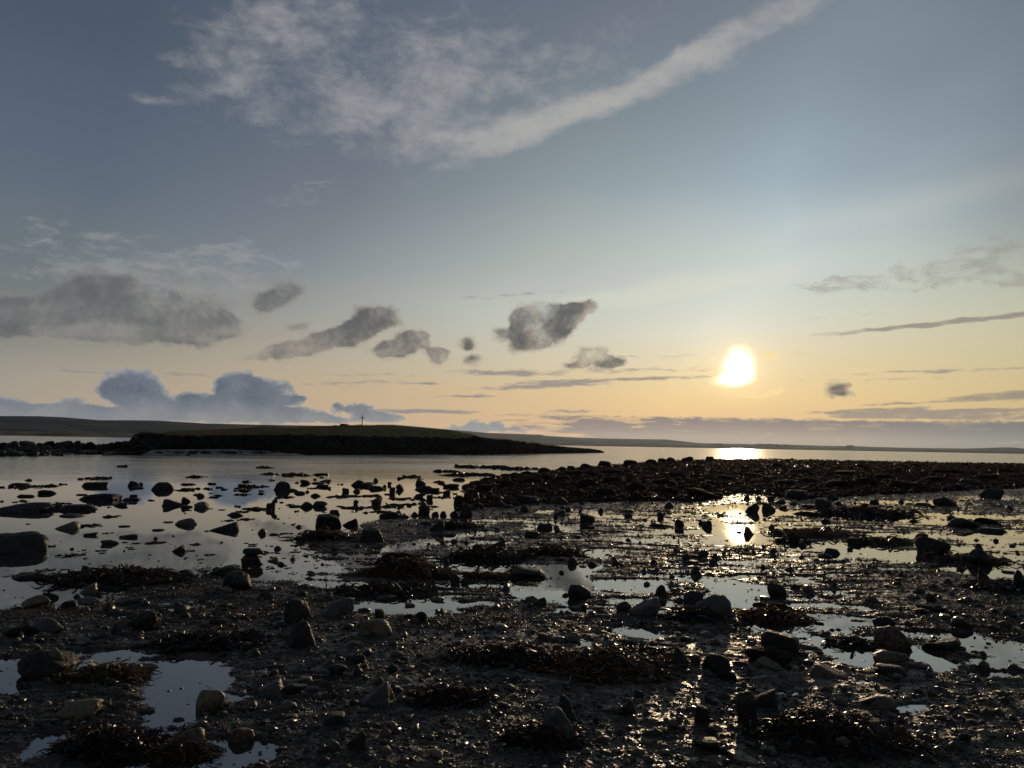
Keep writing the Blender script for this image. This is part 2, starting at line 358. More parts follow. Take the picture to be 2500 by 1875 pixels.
hh = t.m('ADD', t.m('MULTIPLY', vo.outputs['Distance'], .9), t.m('ADD', b_, t.m('MULTIPLY', c_, .35)))
finish(t, cc, t.m('MAXIMUM', t.ss(wet, 0, 1, .75, .42), t.m('MULTIPLY', ra.outputs['Fac'], .95)), hh, .8, .014, t.m('SUBTRACT', .20, t.m('MULTIPLY', ra.outputs['Fac'], .17)))

# sea and pools: one sheet at low-water level
M_WATER, t = mat_new('still_sea_water')
g = t.n('ShaderNodeNewGeometry'); P = g.outputs['Position']
sp = t.n('ShaderNodeSeparateXYZ'); t.put(P, sp.inputs[0])
dist = t.vm('LENGTH', P)
far = t.ss(dist, 34, 80)
bz = t.noise(t.vm('MULTIPLY', P, (.5, 1, 1)), .09, 4, .55)
rip = t.noise(t.vm('MULTIPLY', P, (1, 1.7, 1)), 2.6, 4, .6)
sw = t.noise(t.vm('MULTIPLY', P, (.35, 1, 1)), .55, 4, .6)
patchy = t.ss(bz, .38, .62, .55, 1.0)
amp = t.m('MULTIPLY', far, patchy)
H = t.m('MULTIPLY', t.m('ADD', t.m('MULTIPLY', rip, .026), t.m('MULTIPLY', sw, .08)), t.m('ADD', amp, .004))
bn = t.n('ShaderNodeBump'); t.put(H, bn.inputs['Height']); bn.inputs['Strength'].default_value = 1; bn.inputs['Distance'].default_value = 1
pb = t.n('ShaderNodeBsdfPrincipled'); pb.inputs['Base Color'].default_value = (.020, .022, .022, 1)
pb.inputs['IOR'].default_value = 3.0; t.put(t.ss(amp, 0, 1, .010, .16), pb.inputs['Roughness']); t.put(bn.outputs[0], pb.inputs['Normal'])
ow = t.n('ShaderNodeOutputMaterial'); t.t.links.new(pb.outputs[0], ow.inputs[0])

# ------------------------------------------------------------------ shore layout (read off the photograph, built on the ground plane)
LAND = [(-1500,1640),(-900,1580),(-300,1515),(0,1492),(70,1486),(140,1486),(240,1468),(330,1442),(400,1418),(470,1408),(500,1390),(600,1408),(700,1405),(742,1384),(705,1360),(735,1328),(765,1302),
        (860,1300),(930,1270),(1000,1264),(1110,1264),(1135,1240),(1150,1222),(1130,1200),(1160,1180),(1240,1163),(1320,1155),(1400,1145),(1550,1132),(1650,1126),(1800,1121),(2000,1124),(2300,1130),
        (2500,1133),(3300,1152),(6000,1200),(9000,9000),(-9000,9000)]
REEF = [(1120,1250),(1150,1180),(1240,1163),(1320,1155),(1400,1145),(1550,1132),(1650,1126),(1800,1121),(2000,1124),(2300,1130),(2500,1133),(3300,1150),(3300,1200),(2500,1192),(2250,1205),(2050,1215),
        (1950,1222),(1800,1205),(1700,1228),(1550,1225),(1400,1232),(1250,1232),(1180,1245)]
CAUSE = [(-1200,1132),(-300,1120),(0,1114),(130,1114),(260,1111),(345,1108),(345,1098),(330,1094),(0,1090),(-300,1090),(-1200,1095)]
def poly_sd(U, V, poly, ky=2.5):
    """signed distance (inside positive) in layout units"""
    P = np.array(poly, float); P = P*np.array([1, ky]); V = V*ky
    ins = np.zeros(U.shape, bool); dm = np.full(U.shape, 1e18)
    n = len(P)
    for i in range(n):
        x1, y1 = P[i]; x2, y2 = P[(i+1) % n]
        c = (y1 > V) != (y2 > V)
        if y1 != y2: ins ^= c & (U < (x2-x1)*(V-y1)/(y2-y1)+x1)
        dx, dy = x2-x1, y2-y1
        tt = np.clip(((U-x1)*dx+(V-y1)*dy)/(dx*dx+dy*dy+1e-9), 0, 1)
        dm = np.minimum(dm, (U-x1-tt*dx)**2+(V-y1-tt*dy)**2)
    return np.where(ins, 1, -1)*np.sqrt(dm)
# pools: u, v, ru, rv, slant(deg), depth
POOLS = [(825,1430,85,13,3,1.2),(1000,1478,105,22,3,1.3),(930,1492,60,14,0,.8),(1170,1383,85,20,0,1.2),(1080,1402,50,14,0,.7),(1375,1398,60,26,0,.9),(1340,1458,75,18,0,1.1),(1290,1440,60,10,0,.8),(1480,1432,110,12,0,.8),
 (1575,1432,70,12,0,.8),(1820,1452,80,28,10,.9),(1705,1500,36,12,0,1.1),(1545,1548,60,18,8,1.1),(1390,1572,34,10,0,.9),(2010,1528,100,13,5,1.1),(2110,1605,90,20,12,1.1),(2250,1600,60,14,8,.8),(2370,1575,70,16,12,1.2),(2470,1625,60,12,5,.6),
 (1985,1332,90,11,3,1.1),(2170,1352,130,16,4,1.3),(2180,1268,170,7,3,1.1),(2080,1252,120,5,2,1.0),(2320,1260,90,5,3,.9),(2450,1312,80,14,4,1.2),(2430,1398,100,18,4,1.2),(2330,1345,60,10,2,1.0),(2460,1362,60,8,2,1),(2250,1308,120,6,2,.9),
 (1800,1242,80,8,0,1.2),(1880,1252,120,7,1,1.1),(1790,1268,70,6,0,1.1),(1790,1292,70,9,0,1.2),(1805,1316,80,11,0,1.2),(1900,1290,90,8,2,1.0),(1700,1300,120,6,0,.8),(1580,1318,130,6,2,.8),(1620,1280,140,6,0,.8),(1500,1262,120,6,0,.7),(1400,1250,130,6,0,.7),
 (1380,1288,60,7,0,.9),(1460,1350,70,8,2,.9),(1480,1375,80,6,3,.6),(1250,1270,90,5,0,.6),(1150,1285,60,6,-3,.8),(1100,1310,80,8,-4,.8),(1020,1330,90,9,-5,.7),(960,1345,60,6,-5,.6),(1130,1335,50,9,0,.8),(1230,1330,60,6,0,.6),
 (430,1690,105,66,-15,1.3),(480,1855,170,40,-3,1.5),(10,1650,55,38,0,1.4),(245,1618,90,14,-12,1.1),(150,1805,140,20,-12,1.2),(790,1688,45,13,0,.8),(340,1870,120,20,0,.8),(120,1548,18,8,0,1),(60,1575,80,7,-6,.6),(280,1505,40,5,-5,.7),
 (2235,1735,50,13,3,1.0),(2470,1815,50,22,0,.7),(1925,1693,48,14,0,.8),(640,1395,60,18,-5,.9),(690,1370,60,10,0,.9),(780,1395,60,5,-12,.6),(860,1395,60,5,-12,.5),(1950,1560,80,16,8,.7),(2050,1570,70,12,10,.8),(1870,1530,60,12,8,.8),(2200,1228,150,5,1,.9),(2420,1215,90,5,1,.8),
 (2400,1262,110,5,2,1),(2450,1340,80,6,2,.8),(2250,1375,60,5,2,.6),(2420,1560,60,8,5,.6),(600,1860,90,25,0,.8),(1330,1178,14,3,0,1.3),(1345,1195,30,3,0,1),(1590,1178,50,3,0,1),(1850,1185,40,3,0,1.2),(1830,1192,30,3,0,1),(1840,1178,30,2.5,0,1),(2400,1190,40,4,0,1.1),(2470,1192,30,4,0,1.1),(2110,1190,30,2.5,0,1),(2320,1194,30,3,0,1),(1255,1190,24,3,0,1.2),(1950,1180,30,2,0,1)]
# broad damp ground where small puddles break through
DAMP = [(1820,1450,260,70,0,.7),(1600,1450,260,45,0,.65),(1350,1440,200,50,0,.6),(2380,1300,250,60,2,.5),(2400,1590,200,50,8,.5),(1040,1440,160,60,0,.5),(650,1380,120,40,0,.45),(420,1480,160,30,-8,.25),(2150,1545,260,40,6,.5),(2100,1330,600,70,2,.45),(1650,1290,500,50,0,.45),(2050,1560,350,70,8,.35),(1150,1400,300,60,0,.35),(400,1700,300,140,-10,.25),(800,1380,200,50,-5,.35),(1500,1550,200,60,5,.25),(2350,1650,300,90,5,.15),(750,1690,140,60,0,.2),(2300,1250,400,40,0,.4),(300,1600,300,60,-10,.2)]
HEAPS = [ # seaweed heaps: u, v(base), w, h(px), label
 (990,1406,170,54,'big dark seaweed mound in mid shore, left of the pale pools'),
 (1195,1366,150,22,'low seaweed heap at the foot of the dark boulder pair in mid shore'),
 (1230,1622,210,46,'wide heap of dark seaweed left of centre on the near shingle'),
 (1490,1650,270,72,'long heap of tangled seaweed just right of centre on the near shingle'),
 (2050,1830,330,120,'largest pile of reddish brown seaweed at the bottom right'),
 (255,1842,200,74,'matted seaweed heap between two pools at the bottom left'),
 (240,1662,170,40,'seaweed strip between the long pool and the big pool at lower left'),
 (500,1582,200,40,'dark flattened seaweed mat on the left shingle'),
 (930,1452,200,18,'seaweed ridge along the front of the oval pool at left centre'),
 (1190,1412,90,16,'reddish seaweed tuft in the pool right of the big mound'),
 (270,1420,260,34,'narrow seaweed bar reaching out into the still water at left'),
 (1700,1516,120,34,'seaweed clump in front of the round boulders near the sun glitter'),
 (1900,1516,130,34,'dark seaweed clump right of the sun glitter'),
 (1100,1722,150,50,'reddish seaweed fringe right of the grey wedge slab'),
 (1330,1826,160,60,'dark seaweed under the large pale grey stone at bottom centre'),
 (440,1848,120,46,'seaweed wrapped around the brown rock at bottom left'),
 (2480,1446,160,24,'low seaweed heap at the right edge in mid shore'),
 (2130,1258,170,16,'thin seaweed ridge between the bright streaks of water at right'),
 (1990,1308,150,14,'flat seaweed strand on the bright water right of the sun reflection'),
 (1937,1324,62,11,'small oval seaweed raft in the bright pool at right'),
 (2160,1328,110,12,'seaweed strand left of the big boulder at right'),
 (2380,1372,130,16,'seaweed around the foot of the pointed boulder at right'),
 (1560,1606,150,16,'thin seaweed band beside the small pools right of centre'),
 (1350,1356,120,16,'reddish seaweed hump in mid shore, centre'),
 (790,1318,110,20,'low weedy hump at the water edge below the square boulder'),
 (2100,1580,110,16,'reddish seaweed patch between the pools at lower right'),
 (1130,1290,80,10,'small weed patch behind the mid shore pools'),
]
def gauss_sum(U, V, L, soft=1.6):
    acc = np.zeros(U.shape)
    for (u, v, ru, rv, an, k) in L:
        m = (np.abs(U-u) < ru*2.6+rv*2.6) & (np.abs(V-v) < rv*2.8+ru*.8)
        if not m.any(): continue
        a = math.radians(an); du, dv = U[m]-u, V[m]-v
        x = du*math.cos(a)+dv*math.sin(a); y = -du*math.sin(a)+dv*math.cos(a)
        q = (x/ru)**2+(y/rv)**2
        acc[m] += k*np.exp(-q*q*.6)
    return acc
def ground_h(X, Y, fine=True):
    X = np.asarray(X, float); Y = np.asarray(Y, float)
    U, V = proj(X, Y, 0.0)
    dv = np.maximum(V-hor(U), 4)
    wx = fbm(X*1.3, Y*1.3, o=4)*.10*dv+fbm(X*.35+40, Y*.35, o=3)*.12*dv
    wx = wx+fbm(X*4.5, Y*6, o=3)*.035*dv; w2_ = fbm(X*4.5+50, Y*6, o=3)*.014*dv
    wy = w2_+fbm(X*1.3+90, Y*1.3, o=4)*.035*dv+fbm(X*.35-40, Y*.35, o=3)*.03*dv
    Uw, Vw = U+wx, V+wy
    s = poly_sd(Uw, Vw, LAND)/dv
    h = np.clip(s*.16, -.45, .034)
    r = sstep(poly_sd(Uw, Vw, REEF)/dv, -.25, .9)
    h = h+r*(.065+.10*fbm(X*.45, Y*.45, o=4)+.05*np.abs(fbm(X*1.7, Y*1.7, o=3)))
    c = sstep(poly_sd(Uw, Vw, CAUSE)/dv, -.1, .45)
    h = np.maximum(h, -.45+c*(.85+.2*fbm(X*.5, Y*.5, o=3)))
    damp = gauss_sum(Uw, Vw, DAMP); pool = np.minimum(gauss_sum(Uw, Vw, POOLS), 1.25)
    land = sstep(s, -.1, .15)*(1-.6*r)
    streak = fbm(X*.75+30, Y*2.3, o=5, rough=.6)
    n = .024*fbm(X*.9, Y*1.1, o=3)+.020*fbm(X*3.4, Y*5, o=4)+.040*sstep(Y, 9, 22)*fbm(X*.55, Y*1.9, o=4)
    n = n+.014*fbm(X*8+3, Y*11, o=4)
    if fine: n = n+.012*np.abs(fbm(X*15, Y*15, o=3))+.004*fbm(X*60, Y*60, o=2)
    h = h+land*n-land*(.018*np.minimum(damp*1.7, 1.1)+.060*np.minimum(damp*1.6, 1.0)*sstep(streak, -.08, .22)+.046*pool)-r*.16*pool
    for (u, v, ww, hh, _) in HEAPS:
        m = (np.abs(U-u) < ww*.8) & (np.abs(V-(v-hh*.3)) < ww*.3+hh)
        if not m.any(): continue
        D = at(u, v); px = D[1]/F_PX; wm = ww*px
        Hm = hh*px*.52; dm = max(wm*.35, hh*px*.8)
        x = (X[m]-D[0])/(wm*.5); y = (Y[m]-(D[1]+dm*.4))/dm
        x = x+.55*fbm(X[m]*1.6/wm*2, Y[m]*3/wm*2, o=4); y = y+.5*fbm(X[m]*1.6/wm*2+9, Y[m]*3/wm*2, o=4)
        q = x*x+y*y
        h[m] = np.maximum(h[m], h[m]*.3+(Hm*np.exp(-q*1.6)*(1+.35*fbm(X[m]*3, Y[m]*3, o=3)))*(q < 3.0)-.02*(q >= 1.6))
    return h

# rows of the sheet get wider apart with distance, as do its columns
rv = np.linspace((2100)**.55, 15**.55, 1250)**(1/.55)
Yr = CAM_H*F_PX/rv
tc_ = np.linspace(-.92, .92, 1050)
YY, TT = np.meshgrid(Yr, tc_, indexing='ij'); XX = YY*TT
ZZ = ground_h(XX, YY)
edge = np.minimum(sstep(np.abs(TT), .92, .86), 1.0)
ZZ = ZZ*edge-.4*(1-edge)
ZZ[-3:] = -.45
V = np.stack([XX, YY, ZZ], -1).reshape(-1, 3)
gr = mesh_from('mudflat', V, [grid_faces(*XX.shape)], M_MUD); tag(gr, kind='structure')
Ur, Vr = proj(XX, YY); rf_ = sstep(poly_sd(Ur, Vr, REEF)/np.maximum(Vr-hor(Ur), 4), -.05, .12)
gr.data.attributes.new('reef', 'FLOAT', 'POINT').data.foreach_set('value', rf_.ravel().astype(np.float32))
V = np.array([[-16000, -3000, -.5], [16000, -3000, -.5], [16000, 16000, -.5], [-16000, 16000, -.5]], float)
tag(mesh_from('ground', V, [np.array([[0, 1, 2, 3]])], M_MUD), kind='structure')
V[:, 2] = 0
tag(mesh_from('water', V, [np.array([[0, 1, 2, 3]])], M_WATER), kind='structure')

# ------------------------------------------------------------------ rocks
ICO = {}
def ico(sub):
    if sub not in ICO:
        bm = bmesh.new(); bmesh.ops.create_icosphere(bm, subdivisions=sub, radius=1)
        bm.verts.ensure_lookup_table()
        ICO[sub] = (np.array([v.co[:] for v in bm.verts]), np.array([[v.index for v in f.verts] for f in bm.faces])); bm.free()
    return ICO[sub]
def rock_shape(kind, seed, sub):
    D, Fc = ico(sub); rg = np.random.default_rng(seed)
    def rnd(n):
        a = rg.normal(size=(n, 3)); return a/np.linalg.norm(a, axis=1)[:, None]
    if kind == 'r': N = rnd(13); d = rg.uniform(.78, 1.12, 13); k = 7; am = .13; br = 1.4
    elif kind == 'c':
        N = np.array([[1, 0, 0], [-1, 0, 0], [0, 1, 0], [0, -1, 0], [0, 0, 1], [0, 0, -1]], float)+rg.uniform(-.24, .24, (6, 3)); N = np.vstack([N, rnd(3)])
        d = np.concatenate([np.full(6, 1.0), rg.uniform(1.0, 1.25, 3)]); k = 8; am = .13; br = 1.6
    elif kind == 's':
        N = np.array([[1, 0, .3], [-1, 0, .35], [0, 1, .2], [0, -1, .3], [.06, .05, 1], [0, 0, -1]], float)+rg.uniform(-.12, .12, (6, 3)); N = np.vstack([N, rnd(4)])
        d = np.concatenate([[1, 1, 1, 1, .8, .8], rg.uniform(.95, 1.2, 4)]); k = 8; am = .12; br = 1.4
    elif kind in 'wW':
        sg = 1 if kind == 'w' else -1       # w: high side on the right
        N = np.array([[sg*1, 0, .1], [-sg*.55, .05, .85], [0, 1, .3], [0, -1, .35], [0, 0, -1], [-sg*1, 0, 0]], float)+rg.uniform(-.1, .1, (6, 3)); N = np.vstack([N, rnd(3)])
        d = np.concatenate([[.95, .62, .9, .9, .6, 1.3], rg.uniform(1.0, 1.2, 3)]); k = 8; am = .13; br = 1.5
    elif kind == 'p':
        N = np.array([[.9, .1, .55], [-.95, 0, .5], [.1, 1, .6], [0, -1, .6], [0, 0, -1], [.1, 0, 1]], float)+rg.uniform(-.25, .25, (6, 3)); N = np.vstack([N, rnd(3)])
        d = np.concatenate([[.75, .8, .75, .75, .6, .8], rg.uniform(.75, .95, 3)]); k = 7; am = .17; br = 1.5
    elif kind == 'j': N = rnd(9); d = rg.uniform(.65, 1.0, 9); k = 9; am = .18; br = 1.8
    else: N = rnd(10)*np.array([1, 1, .6]); d = rg.uniform(.8, 1.1, 10); k = 4; am = .16; br = 1.8   # d: lumpy mound
    N = N/np.linalg.norm(N, axis=1)[:, None]
    q = np.maximum(D@N.T, 0)/d
    r = (np.sum(q**k, 1)+.45**k)**(-1/k)
    r = np.minimum(r, 1.9)
    o = rg.uniform(0, 90, 3)
    Pn = D*r[:, None]
    r = r*(1+am*fbm(Pn[:, 0]*br+o[0], Pn[:, 1]*br+o[1], Pn[:, 2]*br+o[2], o=6, rough=.58))
    r = r*(1-.05*np.abs(fbm(Pn[:, 0]*5+o[1], Pn[:, 1]*5+o[2], Pn[:, 2]*5+o[0], o=3)))
    Pn = D*r[:, None]
    mn, mx = Pn.min(0), Pn.max(0)
    Pn = (Pn-(mn+mx)/2)/(mx-mn)            # unit box
    return Pn, Fc
G1 = 'rocks standing in the still water at left'; G2 = 'rocks along the water edge'; G3 = 'rocks on the muddy shore'; G4 = 'stones on the near shingle'
TAKEN = []
LAND_MARKS = []; TODO = []
ORD = 'first second third fourth fifth sixth seventh eighth ninth tenth eleventh twelfth thirteenth fourteenth fifteenth sixteenth seventeenth eighteenth nineteenth twentieth twenty-first twenty-second twenty-third twenty-fourth twenty-fifth'.split()
FORM = dict(r='rounded', c='blocky', s='flat', w='sloping', W='sloping', p='pointed', j='jagged', d='lumpy')
def subject(lb):
    for cut in (',', ' with ', ' among ', ' carrying ', ' lying ', ' standing '):
        lb = lb.split(cut)[0]
    return ' '.join(lb.split()[:9])
def put_rock(u, vb, wpx, hpx, kind, mk, label, cat='rock', name='rock', group=None, seed=0, z=None, sub=None):
    if group == G1: hpx *= .84 if hpx < 30 else 1.0
    elif group == G2: hpx *= .84 if hpx < 36 else .92
    elif group == G3: hpx *= .92
    D = at(u, vb, 0.0 if z is None else z); px = math.hypot(D[0], D[1])/F_PX*.97
    W = wpx*px; dep = math.atan2(CAM_H, D[1]); rg = random.Random(seed*7+int(u)+int(vb))
    Dp = W*rg.uniform(.7, 1.0)
    Hm = (hpx*px-Dp*.45*math.sin(dep))/math.cos(dep)
    Hm = max(Hm, .14*W, hpx*px*.55)
    if sub is None: sub = 5 if wpx > 60 else (4 if wpx > 26 else 3)
    P, Fc = rock_shape(kind, seed*131+int(u*3+vb), sub)
    P = P.copy(); P[:, 2] = (P[:, 2]+.5)*1.45-.45      # unit top at 1, root sunk to -0.45
    P *= np.array([W, Dp, Hm])
    o = mesh_from(name, P, [Fc], MATS[mk])
    zz = float(ground_h(np.array([D[0]]), np.array([D[1]+Dp*.4]), fine=False)[0]) if z is None else z
    o.location = (D[0], D[1]+Dp*.42, max(zz, -.02) if z is None else z)
    dirx = math.atan2(D[0], D[1])
    o.rotation_euler = (0, 0, -dirx)
    TAKEN.append((D[0], D[1], W))
    return tag(o, label, cat, group)
ROCKS = [
# u, base v, w, h, shape, material, group, label
(12,1352,112,46,'r','k',G1,'big dark domed boulder cut by the left edge, standing in water'),
(14,1254,138,25,'d','k',G1,'long low dark boulder in the water at the left edge'),
(230,1222,92,21,'d','k',G1,'broad domed brown rock in the water, biggest of the far left group'),
(122,1243,42,15,'r','k',G1,'rounded dark rock at the left end of a low chain of rocks'),
(174,1246,86,11,'s','k',G1,'long low rock joining the chain in the left water'),
(165,1262,53,10,'r','g',G1,'smooth greyish stone in front of the low rock chain'),
(207,1238,24,10,'c','k',G1,'small block on the right end of the low rock chain'),
(55,1213,34,8,'r','k',G1,'small flat oval stone left of its rounder neighbour, far left water'),
(108,1206,38,12,'r','k',G1,'small rounded stone right of the flat oval one, far left water'),
(221,1188,55,14,'c','k',G1,'flat-topped dark rock with squared right end in the far left water'),
(325,1187,30,16,'p','k',G1,'small pointed rock behind a flat one in the left water'),
(331,1193,32,5,'s','k',G1,'flat dark rock in front of the small pointed one'),
(341,1184,12,8,'r','k',G1,'tiny round rock touching the small pointed rock'),
(388,1196,55,23,'p','k',G1,'dark humped boulder, tallest of the far left water'),
(34,1187,50,6,'s','k',G1,'thin flat rock far out at the left edge of the water'),
(312,1222,46,9,'s','k',G1,'flat rock with a small stone on it in the left water'),
(322,1214,17,8,'c','k',G1,'little block sitting on the flat rock in the left water'),
(288,1236,31,12,'r','k',G1,'round dark stone below the flat rock in the left water'),
(314,1230,30,5,'s','k',G1,'narrow flat slab right of the round dark stone'),
(415,1236,58,22,'W','k',G1,'ragged dark rock with weed trailing at its left in the water'),
(450,1227,20,16,'r','k',G1,'ball-shaped stone perched at the right end of the ragged rock'),
(450,1239,36,5,'s','k',G1,'low dark slab under the ball-shaped stone'),
(488,1240,35,19,'r','g',G1,'egg-shaped grey rock right of the ragged rock'),
(486,1213,19,12,'p','k',G1,'small pointed rock behind the egg-shaped rock'),
(448,1282,48,21,'r','g',G1,'smooth domed olive-grey stone alone in the calm water'),
(538,1296,72,27,'w','k',G1,'wedge rock sloping down to the left in the calm water'),
(568,1260,42,13,'p','k',G1,'low pointed rock behind the wedge rock'),
(150,1292,54,23,'w','t',G1,'golden brown peaked rock near the left edge of the water'),
(215,1309,30,12,'r','k',G1,'small dark round stone right of the golden peaked rock'),
(262,1329,38,16,'r','g',G1,'squat grey stone, nearest of a loose row of three in the left water'),
(307,1314,40,13,'r','k',G1,'low oval stone, right one of a loose row of three in the left water'),
(434,1348,37,21,'r','k',G1,'plump dark rock alone in the nearest calm water'),
(380,1296,34,5,'s','k',G1,'thin flat rock low in the water left of centre'),
(404,1276,28,4,'s','k',G1,'thin flat rock left of the olive-grey domed stone'),
(298,1287,30,5,'s','k',G1,'thin flat rock among the left water rocks'),
(432,1198,17,4,'r','k',G1,None),(456,1247,20,4,'s','k',G1,None),(510,1243,17,4,'s','k',G1,None),(537,1246,22,4,'s','k',G1,None),(548,1196,22,6,'r','k',G1,None),
(530,1211,20,6,'r','k',G1,None),(515,1205,14,4,'r','k',G1,None),(583,1192,16,5,'r','k',G1,None),(598,1197,16,5,'r','k',G1,None),(581,1238,12,6,'r','k',G1,None),(194,1209,26,4,'s','k',G1,None),(456,1112,18,6,'p','k',G1,'lone small rock off the island shore'),
(72,1484,54,33,'r','t',G2,'tan boulder at the water edge in the lower left'),
(116,1463,32,22,'r','k',G2,'dark rounded rock standing in water right of the tan boulder'),
(207,1448,38,30,'w','t',G2,'golden pointed stone standing in the shallow lagoon'),
(206,1474,50,17,'r','g',G2,'smooth pale flat stone just in front of the golden pointed stone'),
(163,1485,35,21,'c','k',G2,'dark block left of the smooth pale flat stone'),
(306,1480,62,18,'d','k',G2,'weedy dark lump on the shingle edge right of the pale flat stone'),
(60,1414,76,7,'s','k',G2,'flat dark skerry low in the water near the left edge'),
(325,1398,44,20,'d','w',G2,'weedy hump on the seaweed bar in the left water'),
(540,1407,72,30,'d','k',G2,'dark weedy boulder at the tip of the left water edge'),
(568,1448,66,52,'r','k',G2,'large rounded boulder on the left shingle behind the mud'),
(608,1379,48,32,'c','k',G2,'tall blocky boulder standing in water at left centre'),
(606,1352,50,16,'s','k',G2,'slab lying on top of the tall blocky boulder'),
(661,1372,32,15,'w','g',G2,'grey wedge stone right of the tall blocky boulder'),
(640,1352,40,10,'d','w',G2,'low weedy rock behind the grey wedge stone'),
(636,1304,22,18,'r','b',G2,'reddish round stone in the calm water left of centre'),
(668,1307,32,9,'r','k',G2,'oval low stone right of the reddish round stone'),
(693,1304,24,6,'r','k',G2,'small low stone at the right end of the oval one'),
(684,1196,41,26,'p','k',G1,'dome-shaped dark boulder in mid water left of centre'),
(728,1206,30,10,'r','k',G1,'low rock right of the dome-shaped boulder'),
(712,1199,26,9,'r','k',G1,'small low rock touching the dome-shaped boulder'),
(750,1202,12,8,'p','k',G1,None),(743,1181,26,13,'r','k',G1,'round-topped rock far out left of centre'),(784,1190,32,10,'c','k',G1,'flat long rock far out left of centre'),
(774,1181,34,6,'s','k',G1,None),(803,1194,10,8,'r','k',G1,None),(801,1180,9,5,'r','k',G1,None),(784,1167,14,4,'s','k',G1,None),(768,1172,10,5,'r','k',G1,None),
(769,1212,27,11,'r','k',G1,'small rounded rock in open water before the pair of joined rocks'),
(741,1239,38,18,'p','k',G1,'left one of two joined dark rocks in mid water'),
(777,1238,38,19,'r','k',G1,'right one of two joined dark rocks in mid water'),
(659,1243,22,20,'c','k',G1,'upright rock carrying a smaller stone, left of centre'),
(668,1225,15,11,'p','k',G1,'small stone balanced on the upright rock'),
(643,1243,22,3,'s','k',G1,None),(720,1238,36,3,'s','k',G1,None),
(797,1287,65,37,'c','k',G2,'large square-cut boulder at the water edge, left of centre'),
(814,1258,31,18,'s','k',G2,'block leaning behind the large square-cut boulder'),
(851,1284,42,23,'w','w',G2,'weed-draped rock right of the large square-cut boulder'),
(842,1201,19,13,'c','k',G1,'small cube-shaped rock in open water'),
(872,1186,34,18,'r','k',G1,'highest rock of a tight cluster in the water'),(893,1188,36,14,'r','k',G1,'low rock at the back right of the tight cluster'),(915,1195,46,13,'s','k',G1,'long flat rock at the front of the tight cluster'),(938,1192,11,12,'r','k',G1,'round knob at the right end of the tight cluster'),(870,1201,20,12,'r','k',G1,None),
(918,1176,15,12,'p','k',G1,'small pointed rock behind the tight cluster'),(951,1185,11,12,'r','k',G1,'small upright egg-shaped rock right of the tight cluster'),(957,1205,16,20,'c','k',G1,'upright narrow rock in the water left of centre'),(945,1208,20,5,'s','k',G1,None),
(976,1196,22,19,'j','k',G1,'ragged upright rock behind the narrow one'),(868,1231,13,14,'r','k',G1,'small egg-shaped rock left of the round boulder'),(918,1233,27,22,'r','k',G1,'round boulder alone in the golden water'),(980,1169,14,6,'p','k',G1,None),
(1026,1184,27,16,'r','k',G2,'humped boulder at the back of the point of rocks'),(1034,1197,48,15,'d','k',G2,'broad dark rock in the point of rocks'),(1060,1200,26,12,'c','k',G2,'blocky right end of the broad dark rock'),(1049,1221,18,18,'c','k',G2,'square block standing upright in golden water'),(1026,1214,28,14,'r','k',G2,None),
(1034,1259,30,42,'j','k',G2,'tall jagged rock at the water edge near the centre'),(1016,1216,15,9,'r','k',G2,None),(948,1264,52,20,'r','k',G2,'double-humped dark rock at the water edge'),(972,1256,22,14,'r','k',G2,None),
(1010,1260,24,14,'p','k',G2,'small pointed rock left of the tall jagged rock'),(1062,1260,20,14,'r','k',G2,None),(1082,1260,20,16,'p','k',G2,None),(985,1264,26,8,'s','k',G2,None),
(1078,1181,22,10,'r','k',G2,None),(1100,1190,42,13,'d','k',G2,'low dark rock at the edge of the golden water'),(1118,1173,36,9,'s','k',G2,'flat rock farthest out beside the golden water'),(1090,1207,20,14,'c','k',G2,'small cube in front of the low dark rock'),
(1118,1232,25,28,'c','k',G2,'upright pillar rock beside the golden water'),(1135,1267,36,40,'p','k',G2,'tall pointed rock at the water edge, centre'),(1110,1266,26,24,'r','k',G2,'rock at the left foot of the tall pointed one'),(1150,1206,26,14,'c','k',G2,None),
(1160,1228,22,28,'c','k',G2,'upright block right of the pillar rock'),(1140,1192,30,12,'d','k',G2,None),(1063,1300,45,32,'w','k',G3,'dark wedge boulder on the mud, centre left'),(1090,1296,50,20,'d','w',G3,'weedy lump right of the dark wedge boulder'),
(900,1326,66,36,'s','k',G2,'flat-topped trapezoid boulder on the mud at the water edge'),(790,1322,90,14,'d','w',G2,'low weedy ledge in front of the square-cut boulder'),
(960,1400,110,44,'d','w',G3,'rock buried under the big seaweed mound'),(1111,1424,25,26,'r','k',G3,'small knobbly rock standing in the pale pool'),(1000,1481,26,13,'c','b',G3,'small brown stone in the pale pool, left centre'),
(718,1526,60,56,'r','k',G4,'dark upright boulder with weed at its foot, left centre'),(818,1510,80,44,'r','g',G4,'rounded olive-grey boulder below the pale pool'),(727,1588,80,62,'p','k',G4,'craggy dark boulder in front of the upright boulder'),
(915,1557,88,38,'s','t',G4,'flat tan boulder, palest of the near left centre'),(925,1520,25,24,'c','k',G4,'small dark rock behind the flat tan boulder'),(1024,1525,33,26,'r','k',G4,'small round dark rock at the lower rim of the pale pool'),
(862,1628,48,22,'r','k',G4,'oval dark stone on the shingle left of centre'),(820,1663,46,30,'r','k',G4,'dark lumpy stone below the oval one'),(912,1733,80,54,'w','g',G4,'grey wedge slab tilted up to the right on the near shingle'),(945,1722,30,40,'j','b',G4,'pinkish brown stone against the grey wedge slab'),
(652,1703,62,34,'w','g',G4,'greyish stone on the shingle, left of the small puddle'),(712,1700,58,24,'r','k',G4,'low dark stone right of the greyish one'),(742,1672,34,9,'s','g',G4,'upper one of two thin flat stones'),(756,1689,44,14,'s','g',G4,'lower one of two thin flat stones'),
